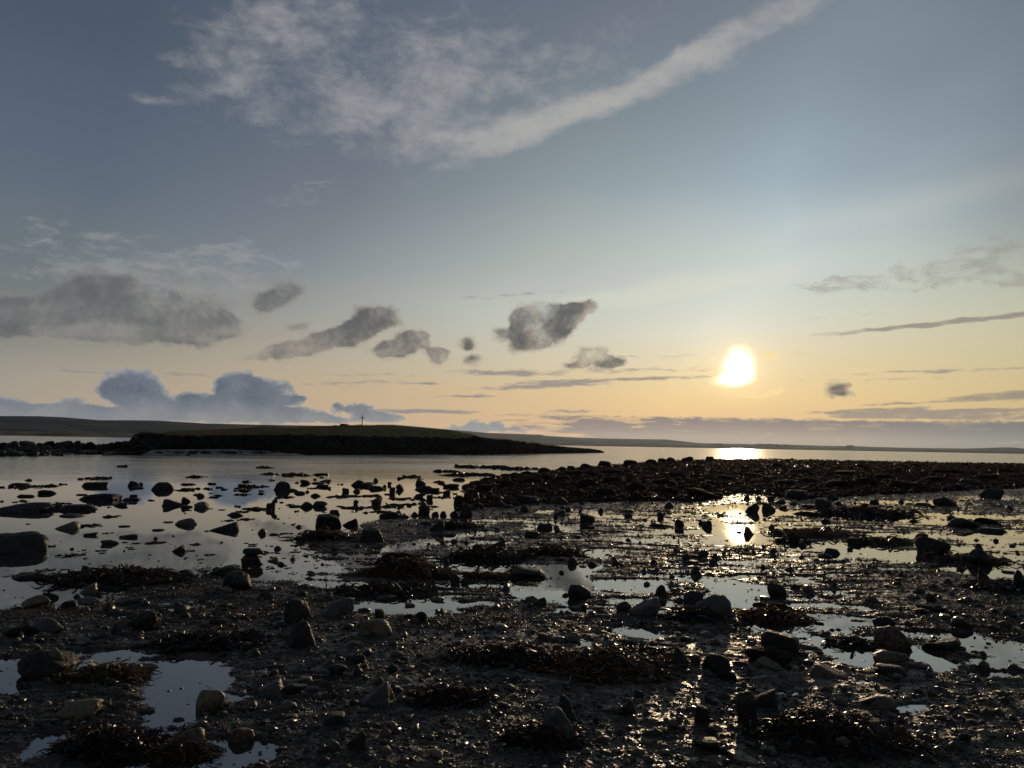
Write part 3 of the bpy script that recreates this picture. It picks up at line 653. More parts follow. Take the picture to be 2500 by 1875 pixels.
(866,1848,46,44,'r','k',G4,'rounded dark rock at the bottom, left of centre'),(806,1848,38,26,'r','g',G4,'dull grey stone left of the rounded dark rock at the bottom'),(640,1738,32,18,'w','g',G4,None),(700,1768,48,18,'s','k',G4,None),(810,1782,60,26,'s','k',G4,'flat dark stone below the grey wedge slab'),
(86,1662,118,64,'r','k',G4,'large dark boulder at the pool on the left edge'),(124,1652,48,56,'j','t',G4,'golden fractured face of rock at the right of the large dark boulder'),(98,1549,62,30,'r','g',G4,'oval stone with a pale rim on the left shingle'),(344,1543,64,46,'d','k',G4,'black weedy hump on the left shingle'),
(505,1739,66,52,'r','t',G4,'smooth brown boulder mirrored in the lower left pool'),(172,1768,92,42,'r','t',G4,'half-buried olive boulder beside the lower left pool'),(450,1838,70,46,'r','b',G4,'brown rock wrapped in weed at the bottom left'),(584,1813,62,34,'s','b',G4,'reddish flat rock right of the weed at the bottom left'),
(374,1872,26,18,'c','k',G4,'small dark cube in the bottom left pool'),(40,1560,60,20,'d','w',G4,None),(170,1668,30,12,'r','t',G4,None),(480,1698,30,8,'s','g',G4,'thin flat stone behind the smooth brown boulder'),
(1368,1824,84,80,'r','g',G4,'large pale grey stone at the bottom centre'),(1388,1770,52,62,'p','k',G4,'dark pointed boulder behind the large pale grey stone'),(1397,1566,48,21,'p','t',G4,'small tan triangular stone near centre'),
(1668,1638,48,45,'r','k',G4,'dark upright stone right of the long seaweed heap'),(1758,1650,70,42,'s','k',G4,'broad dark stone right of the upright one'),(1700,1628,26,20,'r','b',G4,None),(1780,1672,50,22,'d','w',G4,None),
(1537,1753,36,32,'r','k',G4,'lumpy stone among glittering shingle, right of centre'),(1488,1746,36,12,'r','t',G4,'small tan stone left of the lumpy one'),(1564,1712,28,14,'p','k',G4,None),(1533,1724,22,10,'r','t',G4,None),(1718,1779,38,46,'c','k',G4,'blocky dark stone throwing a shadow on glittering shingle'),(1735,1850,60,30,'r','k',G4,'dull stone below the blocky dark one'),
(1916,1602,88,52,'c','k',G4,'flat-topped dark boulder on the right shingle'),(1892,1636,112,44,'d','w',G4,'weed-topped rock below the flat-topped boulder'),(1885,1643,66,28,'r','t',G4,'rounded tan stone at the front of the weed-topped rock'),(1812,1634,40,14,'r','b',G4,None),
(2168,1532,50,28,'r','k',G4,'rear stone of the boulder group in the right pool'),(2156,1556,34,26,'r','k',G4,'left round stone of the boulder group in the right pool'),(2198,1590,80,56,'r','b',G4,'biggest brown boulder of the group in the right pool'),(2228,1533,28,18,'r','k',G4,'small dark stone right of the rear stone'),
(2190,1623,74,28,'r','t',G4,'low tan stone lying in the pool at right'),(2036,1664,88,34,'W','b',G4,'long brown slab sloping to the right'),(2192,1655,74,22,'s','k',G4,'thin dark slab in front of the low tan stone'),(2252,1642,60,18,'s','k',G4,None),
(2325,1594,60,32,'r','k',G4,'weedy stone left of the small right pool'),(2290,1590,50,22,'d','w',G4,None),(2360,1538,42,22,'r','k',G4,'dark stone behind the weedy one at right'),(2285,1500,60,14,'d','w',G3,None),(2262,1504,40,12,'r','k',G3,None),
(1828,1772,52,66,'c','k',G4,'tall upright dark stone at the lower right, with a long shadow'),(1872,1737,66,42,'w','k',G4,'dark angular stone leaning behind the tall upright one'),(2166,1736,54,28,'s','t',G4,'pale-topped ledge stone above the seaweed pile'),(2130,1730,50,22,'w','k',G4,None),
(1000,1745,20,10,'r','t',G4,None),(1043,1712,28,12,'r','b',G4,'small pink stone right of the grey wedge slab'),(820,1760,24,12,'r','t',G4,'small pale rounded stone below the grey wedge slab'),(1062,1868,38,20,'r','t',G4,'left pale pebble at the bottom edge'),(1094,1874,28,14,'r','t',G4,'right pale pebble at the bottom edge'),
(1880,1850,40,11,'s','t',G4,'bright flat stone near the bottom right'),(1980,1838,26,8,'s','t',G4,None),(1830,1880,90,20,'r','b',G4,'orange-brown stone cut by the bottom edge'),(1690,1878,40,14,'r','t',G4,None),(1750,1880,60,16,'r','b',G4,None),
(1416,1465,58,44,'r','k',G3,'round dark boulder rising from pools at centre'),(1290,1413,88,30,'r','k',G3,'long low dark boulder at centre'),(1258,1398,46,16,'d','w',G3,None),(1316,1482,42,22,'w','k',G3,'smooth small slab left of the round dark boulder'),
(1578,1509,80,52,'r','g',G3,'large smooth grey boulder right of centre'),(1525,1498,37,29,'r','k',G3,'rounded dark stone left of the large smooth grey boulder'),(1615,1461,34,34,'p','k',G3,'pointed dark rock behind the large grey boulder'),(1697,1477,50,39,'r','k',G3,'dark rounded rock left of the sun glitter'),(1757,1509,84,60,'r','g',G3,'biggest rounded boulder beside the sun glitter'),
(1208,1348,62,36,'w','k',G3,'dark boulder sloping left on the mid shore'),(1163,1346,28,22,'r','k',G3,'small rock left of the dark sloping boulder'),(1330,1299,42,26,'d','k',G3,'dark hump with weed trailing right, centre'),(1359,1291,16,12,'r','b',G3,None),(1300,1311,42,14,'s','k',G3,'low slab in front of the dark hump'),
(1436,1278,39,28,'c','k',G3,'barrel-shaped rock on the wet flats at centre'),(1365,1259,34,17,'w','k',G3,'low rock sloping left, behind the barrel-shaped rock'),(1281,1252,24,21,'r','k',G3,'two-toned round rock at the reef foot'),(1259,1238,20,14,'r','k',G3,None),
(1288,1233,62,26,'c','k',G3,'long square block at the reef foot'),(1365,1234,54,24,'p','k',G3,'low pyramid rock at the reef foot'),(1210,1229,42,16,'d','k',G3,'dark ledge at the left reef foot'),(1240,1243,30,10,'s','k',G3,None),
(1614,1263,17,15,'c','k',G3,'tiny block on the wet flats left of the sun reflection'),(1660,1288,23,22,'r','k',G3,'upright stub of stone left of the sun reflection'),(1620,1288,60,12,'d','w',G3,None),(1398,1379,24,21,'r','k',G3,'small round rock on brown mud at centre'),(1448,1381,24,14,'r','k',G3,None),(1371,1400,13,11,'r','k',G3,'tiny stone in a pale pool at centre'),
(1678,1371,22,18,'r','k',G3,'small rock on brown mud below the sun reflection'),(1690,1378,40,6,'s','k',G3,None),(1745,1365,16,14,'r','k',G3,None),(1535,1251,34,8,'s','k',G3,None),
(1840,1252,34,26,'r','k',G3,'dark rock standing at the top of the sun reflection'),(1880,1247,32,22,'r','k',G3,'rounded rock right of the dark one in the sun reflection'),(1884,1225,16,14,'c','k',G3,None),(1853,1222,10,10,'r','k',G3,None),(1912,1242,20,9,'r','k',G3,None),(1908,1232,26,16,'r','k',G3,None),
(2018,1246,42,30,'c','k',G3,'square-topped rock in bright water right of the sun reflection'),(2038,1223,28,19,'r','k',G3,'round rock behind the square-topped one'),(1728,1288,26,20,'r','k',G3,'narrow rock just left of the sun reflection'),(1832,1306,26,23,'p','b',G3,'small rock glowing in the sun reflection'),(1885,1291,15,13,'r','k',G3,'tiny round rock right of the glowing one'),
(2038,1353,37,15,'s','k',G3,None),(1931,1394,32,14,'p','k',G3,'low dark rock on brown mud right of centre'),(1902,1462,44,39,'r','k',G3,'upright rounded rock right of the sun glitter'),(1860,1482,36,14,'d','w',G3,None),(1915,1509,70,30,'d','w',G3,'weedy flat rock right of the biggest rounded boulder'),
(1730,1219,84,29,'d','w',G3,'long weedy mound in front of the reef, left of the sun reflection'),(1950,1220,58,23,'s','k',G3,'flat-topped ledge at the reef foot right of the sun reflection'),(1980,1240,44,7,'s','k',G3,None),(1975,1258,62,11,'d','w',G3,'low weedy hump on the bright water right of the sun reflection'),
(2138,1231,21,14,'r','k',G3,'small round rock on the bright streaks at right'),(2114,1241,17,13,'c','k',G3,'small block left of the small round rock at right'),(2109,1213,12,6,'r','k',G3,None),(2322,1236,50,23,'r','k',G3,'rounded boulder at the reef foot, right'),(2432,1219,46,26,'r','k',G3,'tall rounded boulder at the reef foot near the right edge'),
(2362,1289,68,24,'d','k',G3,'long dark boulder between bright streaks at right'),(2335,1270,24,10,'r','k',G3,None),(2418,1282,48,16,'d','w',G3,None),(2292,1355,70,46,'r','k',G3,'big boulder standing in the bright pool at right'),(2405,1380,46,38,'r','k',G3,'pointed boulder with weed at its foot, far right'),(2398,1352,22,24,'p','k',G3,'dark peak rising behind the far right pointed boulder'),
(2413,1423,28,32,'W','k',G3,'slanting upright slab near the right edge'),(2497,1441,24,40,'r','k',G3,'rock cut by the right edge in mid shore'),(2090,1328,29,15,'c','k',G3,'small brick-shaped rock in the bright pool at right'),(2245,1322,14,16,'r','k',G3,None),(2198,1322,30,10,'r','k',G3,None),
(2277,1477,22,19,'r','k',G3,'small round rock on brown mud at right'),(2262,1235,40,8,'s','k',G3,None),(2440,1300,60,7,'s','k',G3,None),(2380,1185,40,12,'d','k',G3,None),(2470,1400,30,8,'s','k',G3,None),(2200,1262,30,12,'d','w',G3,None),
]
SMALLTXT = {G1: 'small dark stone barely breaking the still water at left', G2: 'small dark stone at the water edge among bigger rocks',
            G3: 'small dark weedy rock on the wet mid shore', G4: 'small stone half sunk in the near shingle'}
for i, (u, v, ww, hh, k, mk, gp, lb) in enumerate(ROCKS):
    small = lb is None
    nm = 'boulder' if ww >= 60 and hh >= 24 else ('stone' if (gp == G4 and ww < 60) else 'rock')
    z = None
    if lb and len(subject(lb).split()) >= 3: LAND_MARKS.append((u, v, subject(lb)))
    if lb and ('perched' in lb or 'sitting on' in lb or 'balanced' in lb or 'lying on top' in lb): z = .02
    if lb and 'lying on top' in lb:
        o = put_rock(u, 1379, ww, hh, k, mk, lb, 'slab', 'slab', gp, i+1); o.location.z = 32*at(608,1379)[1]/F_PX*.8; o.location.y += .1
    elif lb and 'balanced' in lb:
        o = put_rock(u, 1243, ww, hh, k, mk, lb, 'stone', 'stone', gp, i+1); o.location.z = 17*at(659,1243)[1]/F_PX
    elif lb and ('perched' in lb or 'sitting on' in lb):
        o = put_rock(u, v+6, ww, hh, k, mk, lb, 'stone', 'stone', gp, i+1); o.location.z = 5*at(u, v)[1]/F_PX
    else:
        ob = put_rock(u, v, ww, hh, k, mk, lb or SMALLTXT[gp], 'boulder' if nm == 'boulder' else nm, nm, gp, i+1)
        if small: TODO.append((ob, u, v, FORM[k], {'k': 'dark', 'g': 'grey', 't': 'tan', 'b': 'brown', 'w': 'weedy'}[mk], nm))
used_labels = set()
for ob, u, v, fm, cl, nm in TODO:
    for (du, dv_, sj) in sorted([((u-a_), (v-b_)*2.5, c_) for a_, b_, c_ in LAND_MARKS], key=lambda q: abs(q[0])+abs(q[1])):
        rel = ('just right of' if du > 0 else 'just left of') if abs(du) > abs(dv_) else ('just in front of' if dv_ > 0 else 'just behind')
        lb = f'small {fm} {cl} {nm} {rel} the {sj}'
        if lb not in used_labels and len(lb.split()) <= 16: break
    used_labels.add(lb); ob['label'] = lb

# ------------------------------------------------------------------ many-piece masses
def batch(P0, Fc, pos, scl, rot, name, mat, smooth=True, shapes=None):
    """copies of small shapes joined into one mass"""
    n = len(pos); nv = P0.shape[-2]
    base = P0[np.arange(n) % len(P0)] if P0.ndim == 3 else np.broadcast_to(P0, (n, nv, 3))
    c, s = np.cos(rot), np.sin(rot)
    B = base*scl[:, None, :]
    x = B[..., 0]*c[:, None]-B[..., 1]*s[:, None]; y = B[..., 0]*s[:, None]+B[..., 1]*c[:, None]
    V = np.stack([x, y, B[..., 2]], -1)+pos[:, None, :]
    Fa = (Fc[None]+(np.arange(n)*nv)[:, None, None]).reshape(-1, Fc.shape[1])
    return mesh_from(name, V.reshape(-1, 3), [Fa], mat, smooth)
def scatter(n, vmin, vmax, rg, tmax=.80, pw=1.0):
    """random ground spots, denser near the viewer as the sheet is"""
    v = vmin+(vmax-vmin)*rg.random(n)**pw; Y = CAM_H*F_PX/v; X = Y*rg.uniform(-tmax, tmax, n); return X, Y
def ribbons(X, Y, Z, L, Wd, rg, name, mat, lift=.3, seg=5, curl=1.0):
    n = len(X); th = rg.uniform(0, 2*np.pi, n); k = rg.normal(0, curl, n)
    tt = np.linspace(0, 1, seg+1)
    ang_ = th[:, None]+k[:, None]*tt[None]*2
    step = (L/seg)[:, None]
    dx = np.cumsum(np.cos(ang_)*step, 1)-np.cos(ang_[:, :1])*step; dy = np.cumsum(np.sin(ang_)*step, 1)-np.sin(ang_[:, :1])*step
    up = (lift*rg.uniform(.1, 1, n)*L)[:, None]*np.sin(np.pi*np.clip(tt[None]*rg.uniform(.7, 1.3, (n, 1)), 0, 1))
    px_, py_ = -np.sin(ang_), np.cos(ang_)
    tw = rg.uniform(-1, 1, (n, 1))+tt[None]*rg.normal(0, 1.5, (n, 1))
    wd = (Wd[:, None])*(1-.75*tt[None]**2)*.5
    c = np.stack([X[:, None]+dx, Y[:, None]+dy, Z[:, None]+up], -1)
    off = np.stack([px_*np.cos(tw)*wd, py_*np.cos(tw)*wd, np.abs(np.sin(tw))*wd], -1)
    V = np.stack([c-off, c+off], 2).reshape(n, -1, 3)
    a = np.arange(seg)*2; fq = np.stack([a, a+1, a+3, a+2], -1)
    Fa = (fq[None]+(np.arange(n)*(seg+1)*2)[:, None, None]).reshape(-1, 4)
    return mesh_from(name, V.reshape(-1, 3), [Fa], mat)

# seaweed heaps: each one a thing
rg = np.random.default_rng(11)
for i, (u, v, ww, hh, lb) in enumerate(HEAPS):
    D = at(u, v); px = D[1]/F_PX; wm = ww*px; dm = max(wm*.35, hh*px*.8)
    n = int(np.clip(ww*hh*.5, 400, 9000))
    r_ = np.sqrt(rg.random(n))*1.15; a_ = rg.uniform(0, 2*np.pi, n)
    X = D[0]+r_*np.cos(a_)*wm*.55; Y = D[1]+dm*.4+r_*np.sin(a_)*dm*1.0
    X = X-.55*wm*.5*fbm(X*1.6/wm*2, Y*3/wm*2, o=4); Y = Y-.5*dm*fbm(X*1.6/wm*2+9, Y*3/wm*2, o=4); Z = ground_h(X, Y)-.004
    Z = np.maximum(Z, -.005)
    lg = rg.random(n) < .07; L = np.where(lg, rg.uniform(28, 60, n), rg.uniform(8, 24, n))*px; Wd = np.where(lg, rg.uniform(3.5, 7, n), rg.uniform(1.2, 3.6, n))*px
    o = ribbons(X, Y, Z, L, Wd, rg, 'seaweed_heap', M_WEED if i % 3 else M_WEEDG, .35)
    tag(o, lb, 'seaweed', 'heaps of washed-up seaweed')

# loose shingle, near to far
def shingle(n, v0, v1, s0, s1, name, mat, seed, flat=.5, tmax=.8, minh=-.012, pale=False):
    rg = np.random.default_rng(seed)
    X, Y = scatter(n, v0, v1, rg, tmax)
    Z = ground_h(X, Y)
    cl = fbm(X*.55+11, Y*.8, o=3)+rg.normal(0, .22, n) > -.16; X, Y, Z = X[cl], Y[cl], Z[cl]; n = len(X)
    fl = (rg.random(n) < .13) & (Z > -.12); Z = np.where(fl, np.maximum(Z, -.004), Z)
    if v0 < 300:
        uu_, vv_ = proj(X, Y); Z = np.where(poly_sd(uu_, vv_, REEF) > -2, -9, Z)
    keep = Z > minh; X, Y, Z = X[keep], Y[keep], Z[keep]; n = len(X)
    px = Y/F_PX; s = rg.uniform(0, 1, n)**2.2*(s1-s0)+s0
    s = s*px*.5
    D0, Fc = ico(1); sh = []
    for j in range(24):
        r = 1+.30*rg.normal(size=len(D0)); sh.append(D0*np.clip(r, .6, 1.5)[:, None])
    sc = np.stack([s*rg.uniform(.8, 1.5, n), s*rg.uniform(.7, 1.1, n), s*rg.uniform(flat*.5, flat*1.3, n)], -1)
    return batch(np.array(sh), Fc, np.stack([X, Y, Z+s*.1], -1), sc, rg.uniform(0, 6.28, n), name, mat)
def pebble_mat(name, a, b, c, r0=.3, r1=.85):
    m, t = mat_new(name)
    g = t.n('ShaderNodeNewGeometry'); rp = g.outputs['Random Per Island']
    cc = t.ramp(rp, [(0, a), (.55, b), (.93, c), (1, tuple(min(1, q*1.6) for q in c))])
    finish(t, cc, t.ss(t.m('FRACT', t.m('MULTIPLY', rp, 37.0)), 0, 1, r0, r1), t.noise(g.outputs['Position'], 120, 2), .3, .004, .26)
    return m
M_PEB = pebble_mat('wet_pebbles', (.015, .013, .011), (.042, .035, .027), (.10, .08, .058))
M_SHELL = pebble_mat('pale_shells', (.30, .27, .22), (.42, .38, .32), (.55, .52, .46), .15, .4)
tag(shingle(30000, 420, 1050, 3, 13, 'shingle', M_PEB, 3), kind='stuff')
tag(shingle(3600, 330, 1000, 10, 32, 'cobbles', M_PEB, 5, .75), 'loose dark cobbles strewn over the near shingle', kind='stuff')
tag(shingle(26000, 110, 460, 2.5, 8, 'gravel', M_PEB, 4), kind='stuff')
tag(shingle(900, 125, 340, 7, 24, 'small_rocks', M_DARK, 15, .9, minh=-.04), 'small dark rocks strewn over the wet flats', kind='stuff')
tag(shingle(520, 250, 900, 4, 13, 'shells', M_SHELL, 6, .35, minh=0), kind='stuff')
# loose weed scraps
def scraps(n, v0, v1, l0, l1, name, seed, mat, lift=.3, minh=-.01, wf=.13):
    rg = np.random.default_rng(seed); X, Y = scatter(n, v0, v1, rg)
    uu_, vv_ = proj(X, Y); oo_ = poly_sd(uu_, vv_, REEF) < 0; X, Y = X[oo_], Y[oo_]; n = len(X)
    keepn = fbm(X*.7+5, Y*.9, o=3)+rg.normal(0, .25, n) > -.15
    X, Y = X[keepn], Y[keepn]; Z = ground_h(X, Y); k = Z > minh; X, Y, Z = X[k], Y[k], Z[k]; n = len(X)
    px = Y/F_PX; L = rg.uniform(l0, l1, n)*px
    return ribbons(X, Y, Z, L, L*rg.uniform(wf*.5, wf*1.4, n), rg, name, mat, lift, 4, .8)
tag(scraps(34000, 380, 1050, 6, 19, 'seaweed_scraps', 21, M_WEED), kind='stuff')
tag(scraps(110000, 95, 450, 3, 10, 'seaweed_litter', 22, M_WEEDG, .6, wf=.3), kind='stuff')

# thin weed rafts floating on the still water
rg = np.random.default_rng(77)
RAFT = [(50,1190,50),(235,1169,50),(110,1187,40),(150,1230,30),(205,1284,50),(275,1262,30),(180,1356,50),(120,1392,30),(60,1306,20),(380,1326,36),(330,1327,20),(265,1210,30),(590,1250,30),(640,1243,60),(600,1268,30),(560,1271,24),(870,1240,60),(960,1237,60),(980,1218,40),(1000,1232,30),(930,1250,40),
        (1150,1142,60),(1215,1143,50),(1260,1147,60),(1150,1160,80),(1090,1152,40),(720,1160,60),(660,1158,30),(480,1165,30),(300,1140,20),(650,1143,30),(1080,1215,30),(1000,1165,30),(900,1212,40),(840,1212,50),(780,1160,30),(700,1215,30),(120,1335,30),(250,1345,20),(480,1330,20),(510,1355,20),(60,1405,60),(130,1440,40),(250,1440,40)]
RAFT += [(rg.uniform(440, 640), rg.uniform(1182, 1216), rg.uniform(8, 26)) for _ in range(26)]+[(rg.uniform(650, 1120), rg.uniform(1166, 1250), rg.uniform(5, 14)) for _ in range(34)]+[(rg.uniform(0, 640), rg.uniform(1170, 1380), rg.uniform(5, 14)) for _ in range(40)]
RAFT += [(rg.uniform(600, 780), rg.uniform(1325, 1400), rg.uniform(5, 14)) for _ in range(50)]
xs, ys, ls, ws = [], [], [], []
for (u, v, ww) in RAFT:
    D = at(u, v); px = D[1]/F_PX; k = int(4+ww*.8); 
    xs += list(D[0]+rg.normal(0, ww*px*.28, k)); ys += list(D[1]+rg.normal(0, ww*px*.35, k)); ls += list(rg.uniform(.15, .5, k)*ww*px+3*px); ws += list(rg.uniform(1.2, 3, k)*px*max(1, D[1]/12))
tag(ribbons(np.array(xs), np.array(ys), np.full(len(xs), .004), np.array(ls), np.array(ws), rg, 'floating_weed', M_WEED, .06), kind='stuff')

# ------------------------------------------------------------------ reef of weedy rocks
rg = np.random.default_rng(31)
def in_poly_pts(poly, n, rg, pad=0.0):
    P = np.array(poly, float); lo, hi = P.min(0), P.max(0); out = []
    while sum(map(len, out)) < n:
        q = lo+(hi-lo)*rg.random((n, 2)); s = poly_sd(q[:, 0], q[:, 1], poly, 3)
        out.append(q[s > pad])
    return np.concatenate(out)[:n]
SH = [rock_shape(k, 900+j, 2) for j, k in enumerate('drcdjrdsdrpd')]
SHP = np.array([s[0] for s in SH]); SHF = SH[0][1]
q = in_poly_pts(REEF, 9000, rg)
q = q[(q[:, 0] > -200) & (q[:, 0] < 3000)]
pts = np.array([at(a_, b_) for a_, b_ in q]); 
wpx = rg.uniform(.35, 1.0, len(q))**1.5*np.clip((q[:, 1]-hor(q[:, 0]))*.26, 6, 24); W_ = wpx*pts[:, 1]/F_PX
Z = ground_h(pts[:, 0], pts[:, 1])
sc = np.stack([W_, W_*rg.uniform(.6, 1.1, len(q)), np.minimum(W_*rg.uniform(.35, .75, len(q)), .55)], -1)
tag(batch(SHP, SHF, np.stack([pts[:, 0], pts[:, 1], Z+sc[:, 2]*.16], -1), sc, rg.uniform(0, 6.28, len(q)), 'reef_rocks', M_REEF), 'jumbled mass of low weed-covered rocks making up the reef', kind='stuff')
# weed hanging over the reef
n = 60000; q = in_poly_pts(REEF, n, rg); pts = np.array([at(a_, b_) for a_, b_ in q]); px = pts[:, 1]/F_PX
o = ribbons(pts[:, 0], pts[:, 1], ground_h(pts[:, 0], pts[:, 1])+rg.uniform(0, .14, n), rg.uniform(4, 13, n)*px, rg.uniform(1.2, 3.2, n)*px, rg, 'reef_weed', M_REEFWEED, .25, 3)
tag(o, kind='stuff')
# bigger single reef rocks
CREST = [(1285,1163,40,12),(1330,1156,46,13),(1372,1150,40,10),(1395,1148,26,9),(1430,1145,44,12),(1475,1141,60,14),(1540,1138,64,13),(1590,1134,40,11),(1618,1131,22,11),(1640,1130,26,12),(1680,1128,44,12),(1735,1126,50,10),
 (1720,1210,50,24),(1180,1206,56,22),(1235,1196,50,20),(1300,1188,60,20),(1370,1184,70,20),(1440,1196,64,22),(1500,1186,56,18),(1560,1204,70,24),(1620,1190,60,18),(1640,1214,60,22),(1480,1218,66,24),(1560,1226,60,22),(1410,1218,56,20),(1330,1212,50,18),(1660,1172,60,14),
 (1780,1178,60,14),(1850,1170,70,13),(1920,1192,60,16),(1990,1186,70,16),(2060,1196,80,18),(2130,1190,70,22),(2170,1176,60,14),(2230,1198,90,20),(2290,1182,60,14),(2350,1200,60,14),(2080,1165,70,12),(1960,1160,60,10),(2200,1160,60,10),(2330,1160,80,11),(2420,1176,60,13),(2460,1158,60,10),
 (1820,1150,60,9),(1900,1144,60,9),(2010,1140,50,7),(2110,1146,60,8),(2240,1142,60,7),(2360,1140,60,7),(2470,1142,50,6),(1800,1200,30,9),(1700,1148,60,10),(1600,1158,60,12),(1500,1162,60,13),(1400,1166,60,14),(1330,1174,50,13),(1260,1178,40,12),(1210,1174,36,10),(1160,1190,36,12),(1760,1161,60,9)]
def crest_row(v): return 'skyline' if v < 1152 else ('back half' if v < 1172 else ('front half' if v < 1194 else 'near edge'))
def crest_label(i):
    row = crest_row(CREST[i][1]); k = sorted((a_[0], a_[1]) for a_ in CREST if crest_row(a_[1]) == row).index(CREST[i][:2])
    sz = 'wide' if CREST[i][2] >= 60 else 'small'
    return f'{sz} weedy rock on the reef {row}, {ORD[k]} from the left'
for i, (u, v, ww, hh) in enumerate(CREST):
    if v < 1160: ww = min(ww, hh*2.6); hh *= 1.1
    else: ww *= .8
    put_rock(u, v, ww, hh, 'drdsdcrd'[i % 8], 'w', crest_label(i), 'rock', 'reef_rock', 'rocks of the weedy reef', 300+i, sub=4)

# ------------------------------------------------------------------ causeway of boulders at left
rgc = random.Random(5)
cz = .35
TOPS = [(0,1083,30,20),(22,1080,34,24),(52,1079,38,22),(58,1078,30,20),(74,1086,26,20),(90,1083,20,18),(112,1079,26,22),(132,1082,24,18),(150,1080,30,22),(163,1078,22,20),(182,1078,18,22),(197,1083,22,18),(215,1080,34,18),(240,1084,30,16),(262,1081,20,16),(285,1079,26,18),(305,1077,30,18),(322,1078,26,18),
        (-40,1082,40,24),(-80,1080,44,26),(-130,1084,44,24)]
for i, (u, vt, ww, hh) in enumerate(TOPS):
    z = CAM_H-(vt+hh-hor(u))*112/F_PX
    put_rock(u, vt+hh, ww*.92, hh*1.0, 'rdcr'[i % 4], 'k' if i % 3 else 'w', f'boulder topping the left causeway, {ORD[sorted(a_[0] for a_ in TOPS).index(u)]} from the left end', 'boulder', 'causeway_boulder', 'boulders on the left causeway', 600+i, z=max(.15, z), sub=4)
    ob = bpy.context.scene.objects[-1] if False else None
q = in_poly_pts([(-1000,1128),(-300,1118),(0,1113),(130,1113),(300,1109),(350,1107),(350,1098),(330,1091),(0,1088),(-1000,1092)], 1500, rg)
pts = np.array([at(a_, b_) for a_, b_ in q]); wpx = rg.uniform(6, 22, len(q)); W_ = wpx*110/F_PX
Zc = ground_h(pts[:, 0], pts[:, 1]); Zc = np.maximum(Zc, -.1)
sc = np.stack([W_, W_*rg.uniform(.6, 1.1, len(q)), W_*rg.uniform(.5, .85, len(q))], -1)
tag(batch(SHP, SHF, np.stack([pts[:, 0], pts[:, 1], Zc+sc[:, 2]*.3], -1), sc, rg.uniform(0, 6.28, len(q)), 'causeway_rocks', M_DARK), 'smaller rocks filling the sides of the left causeway', kind='stuff')

# ------------------------------------------------------------------ the island
SKY_L = [(250,1106),(300,1090),(318,1070),(326,1060),(345,1054),(370,1055),(390,1057),(500,1052),(600,1047),(640,1043),(665,1044),(700,1047),(760,1043),(820,1041),(880,1039),(960,1041),(1000,1044),(1100,1052),(1140,1060),(1165,1066),(1200,1070),(1240,1072),(1290,1080),(1300,1079),(1340,1086),(1400,1092),(1440,1095),(1466,1099),(1475,1103)]
CLIFF = [(250,1107),(300,1095),(326,1064),(345,1058),(400,1064),(600,1062),(700,1062),(880,1066),(1000,1067),(1100,1070),(1165,1068),(1240,1075),(1340,1088),(1466,1100),(1475,1104)]
BASEL = [(250,1112),(330,1110),(700,1110),(1000,1109),(1200,1108),(1340,1106),(1475,1104.5)]
def cur(L, u): return np.interp(u, [a[0] for a in L], [a[1] for a in L])
def bl(u, v): return np.array([at(a_, b_) for a_, b_ in zip(u, v)])
uu = np.linspace(250, 1475, 620)
nb = 90; sv = np.linspace(0, 1, nb)
front = bl(uu, cur(BASEL, uu)+.8)
rad = np.hypot(front[:, 0], front[:, 1]); dirs = front[:, :2]/rad[:, None]
def zat(u, v, r):   # height seen at pixel (u,v) at horizontal range r
    d = np.array([ray(a_, b_) for a_, b_ in zip(u, v)]); return CAM_H+r*d[:, 2]/np.hypot(d[:, 0], d[:, 1])
taper = np.clip(np.minimum((uu-250)/90, (1475-uu)/500), .04, 1)
r1 = rad+13*taper+1; r2 = rad+13*taper+34*taper; r3 = r2+26*taper+2
z1 = np.maximum(zat(uu, cur(CLIFF, uu), r1), .05); z2 = np.maximum(zat(uu, cur(SKY_L, uu), r2), .06)
IV = np.zeros((nb, len(uu), 3)); gm = np.zeros((nb, len(uu)))
sa = sv[:, None]
t1 = np.clip(sa/.45, 0, 1); t2 = np.clip((sa-.45)/.35, 0, 1); t3 = np.clip((sa-.8)/.2, 0, 1)
R = rad[None]+(r1-rad)[None]*t1+(r2-r1)[None]*t2+(r3-r2)[None]*t3
prof = .12*sstep(t1, 0, .15)+.34*sstep(t1, .3, .5)+.54*sstep(t1, .62, .97)
bm_ = sstep(uu, 350, 400)*(1-sstep(uu, 640, 730)); prof = prof*(1-bm_[None])+bm_[None]*(.75*sstep(t1, .62, .80)+.25*sstep(t1, .85, 1.0))
Zi = np.where(sa < .45, z1[None]*prof, np.where(sa < .8, z1[None]+(z2-z1)[None]*np.sin(t2*np.pi/2), z2[None]*(1-t3**2)-.3*t3))
X_ = dirs[None, :, 0]*R; Y_ = dirs[None, :, 1]*R
rocky = sstep(t1, 0, .1)*(1-sstep(sa, .42, .5))*(1-bm_[None]*(1-sstep(t1, .6, .8))); tap2 = np.clip(Zi/1.5, 0, 1)
Zi = Zi+rocky*tap2*(.55*fbm(X_*.35, Y_*.35, o=5, rough=.6)+.1)+(1-rocky)*tap2*(.10*fbm(X_*.3, Y_*.3, o=4))
dr = rocky*tap2*1.3*fbm(X_*.3+9, Zi*1.3, o=4); X_ = X_+dirs[None, :, 0]*dr; Y_ = Y_+dirs[None, :, 1]*dr
Zi[0] = -.3; Zi[-1] = -.4
M_ISL, t = mat_new('island_rock_and_turf')
at_ = t.n('ShaderNodeAttribute', attribute_name='turf'); g = t.n('ShaderNodeNewGeometry'); P = g.outputs['Position']
n1 = t.noise(P, .7, 6, .65); n2 = t.noise(P, .18, 4, .6); n3 = t.noise(t.vm('MULTIPLY', P, (1, 1, 4)), 1.1, 6, .65)
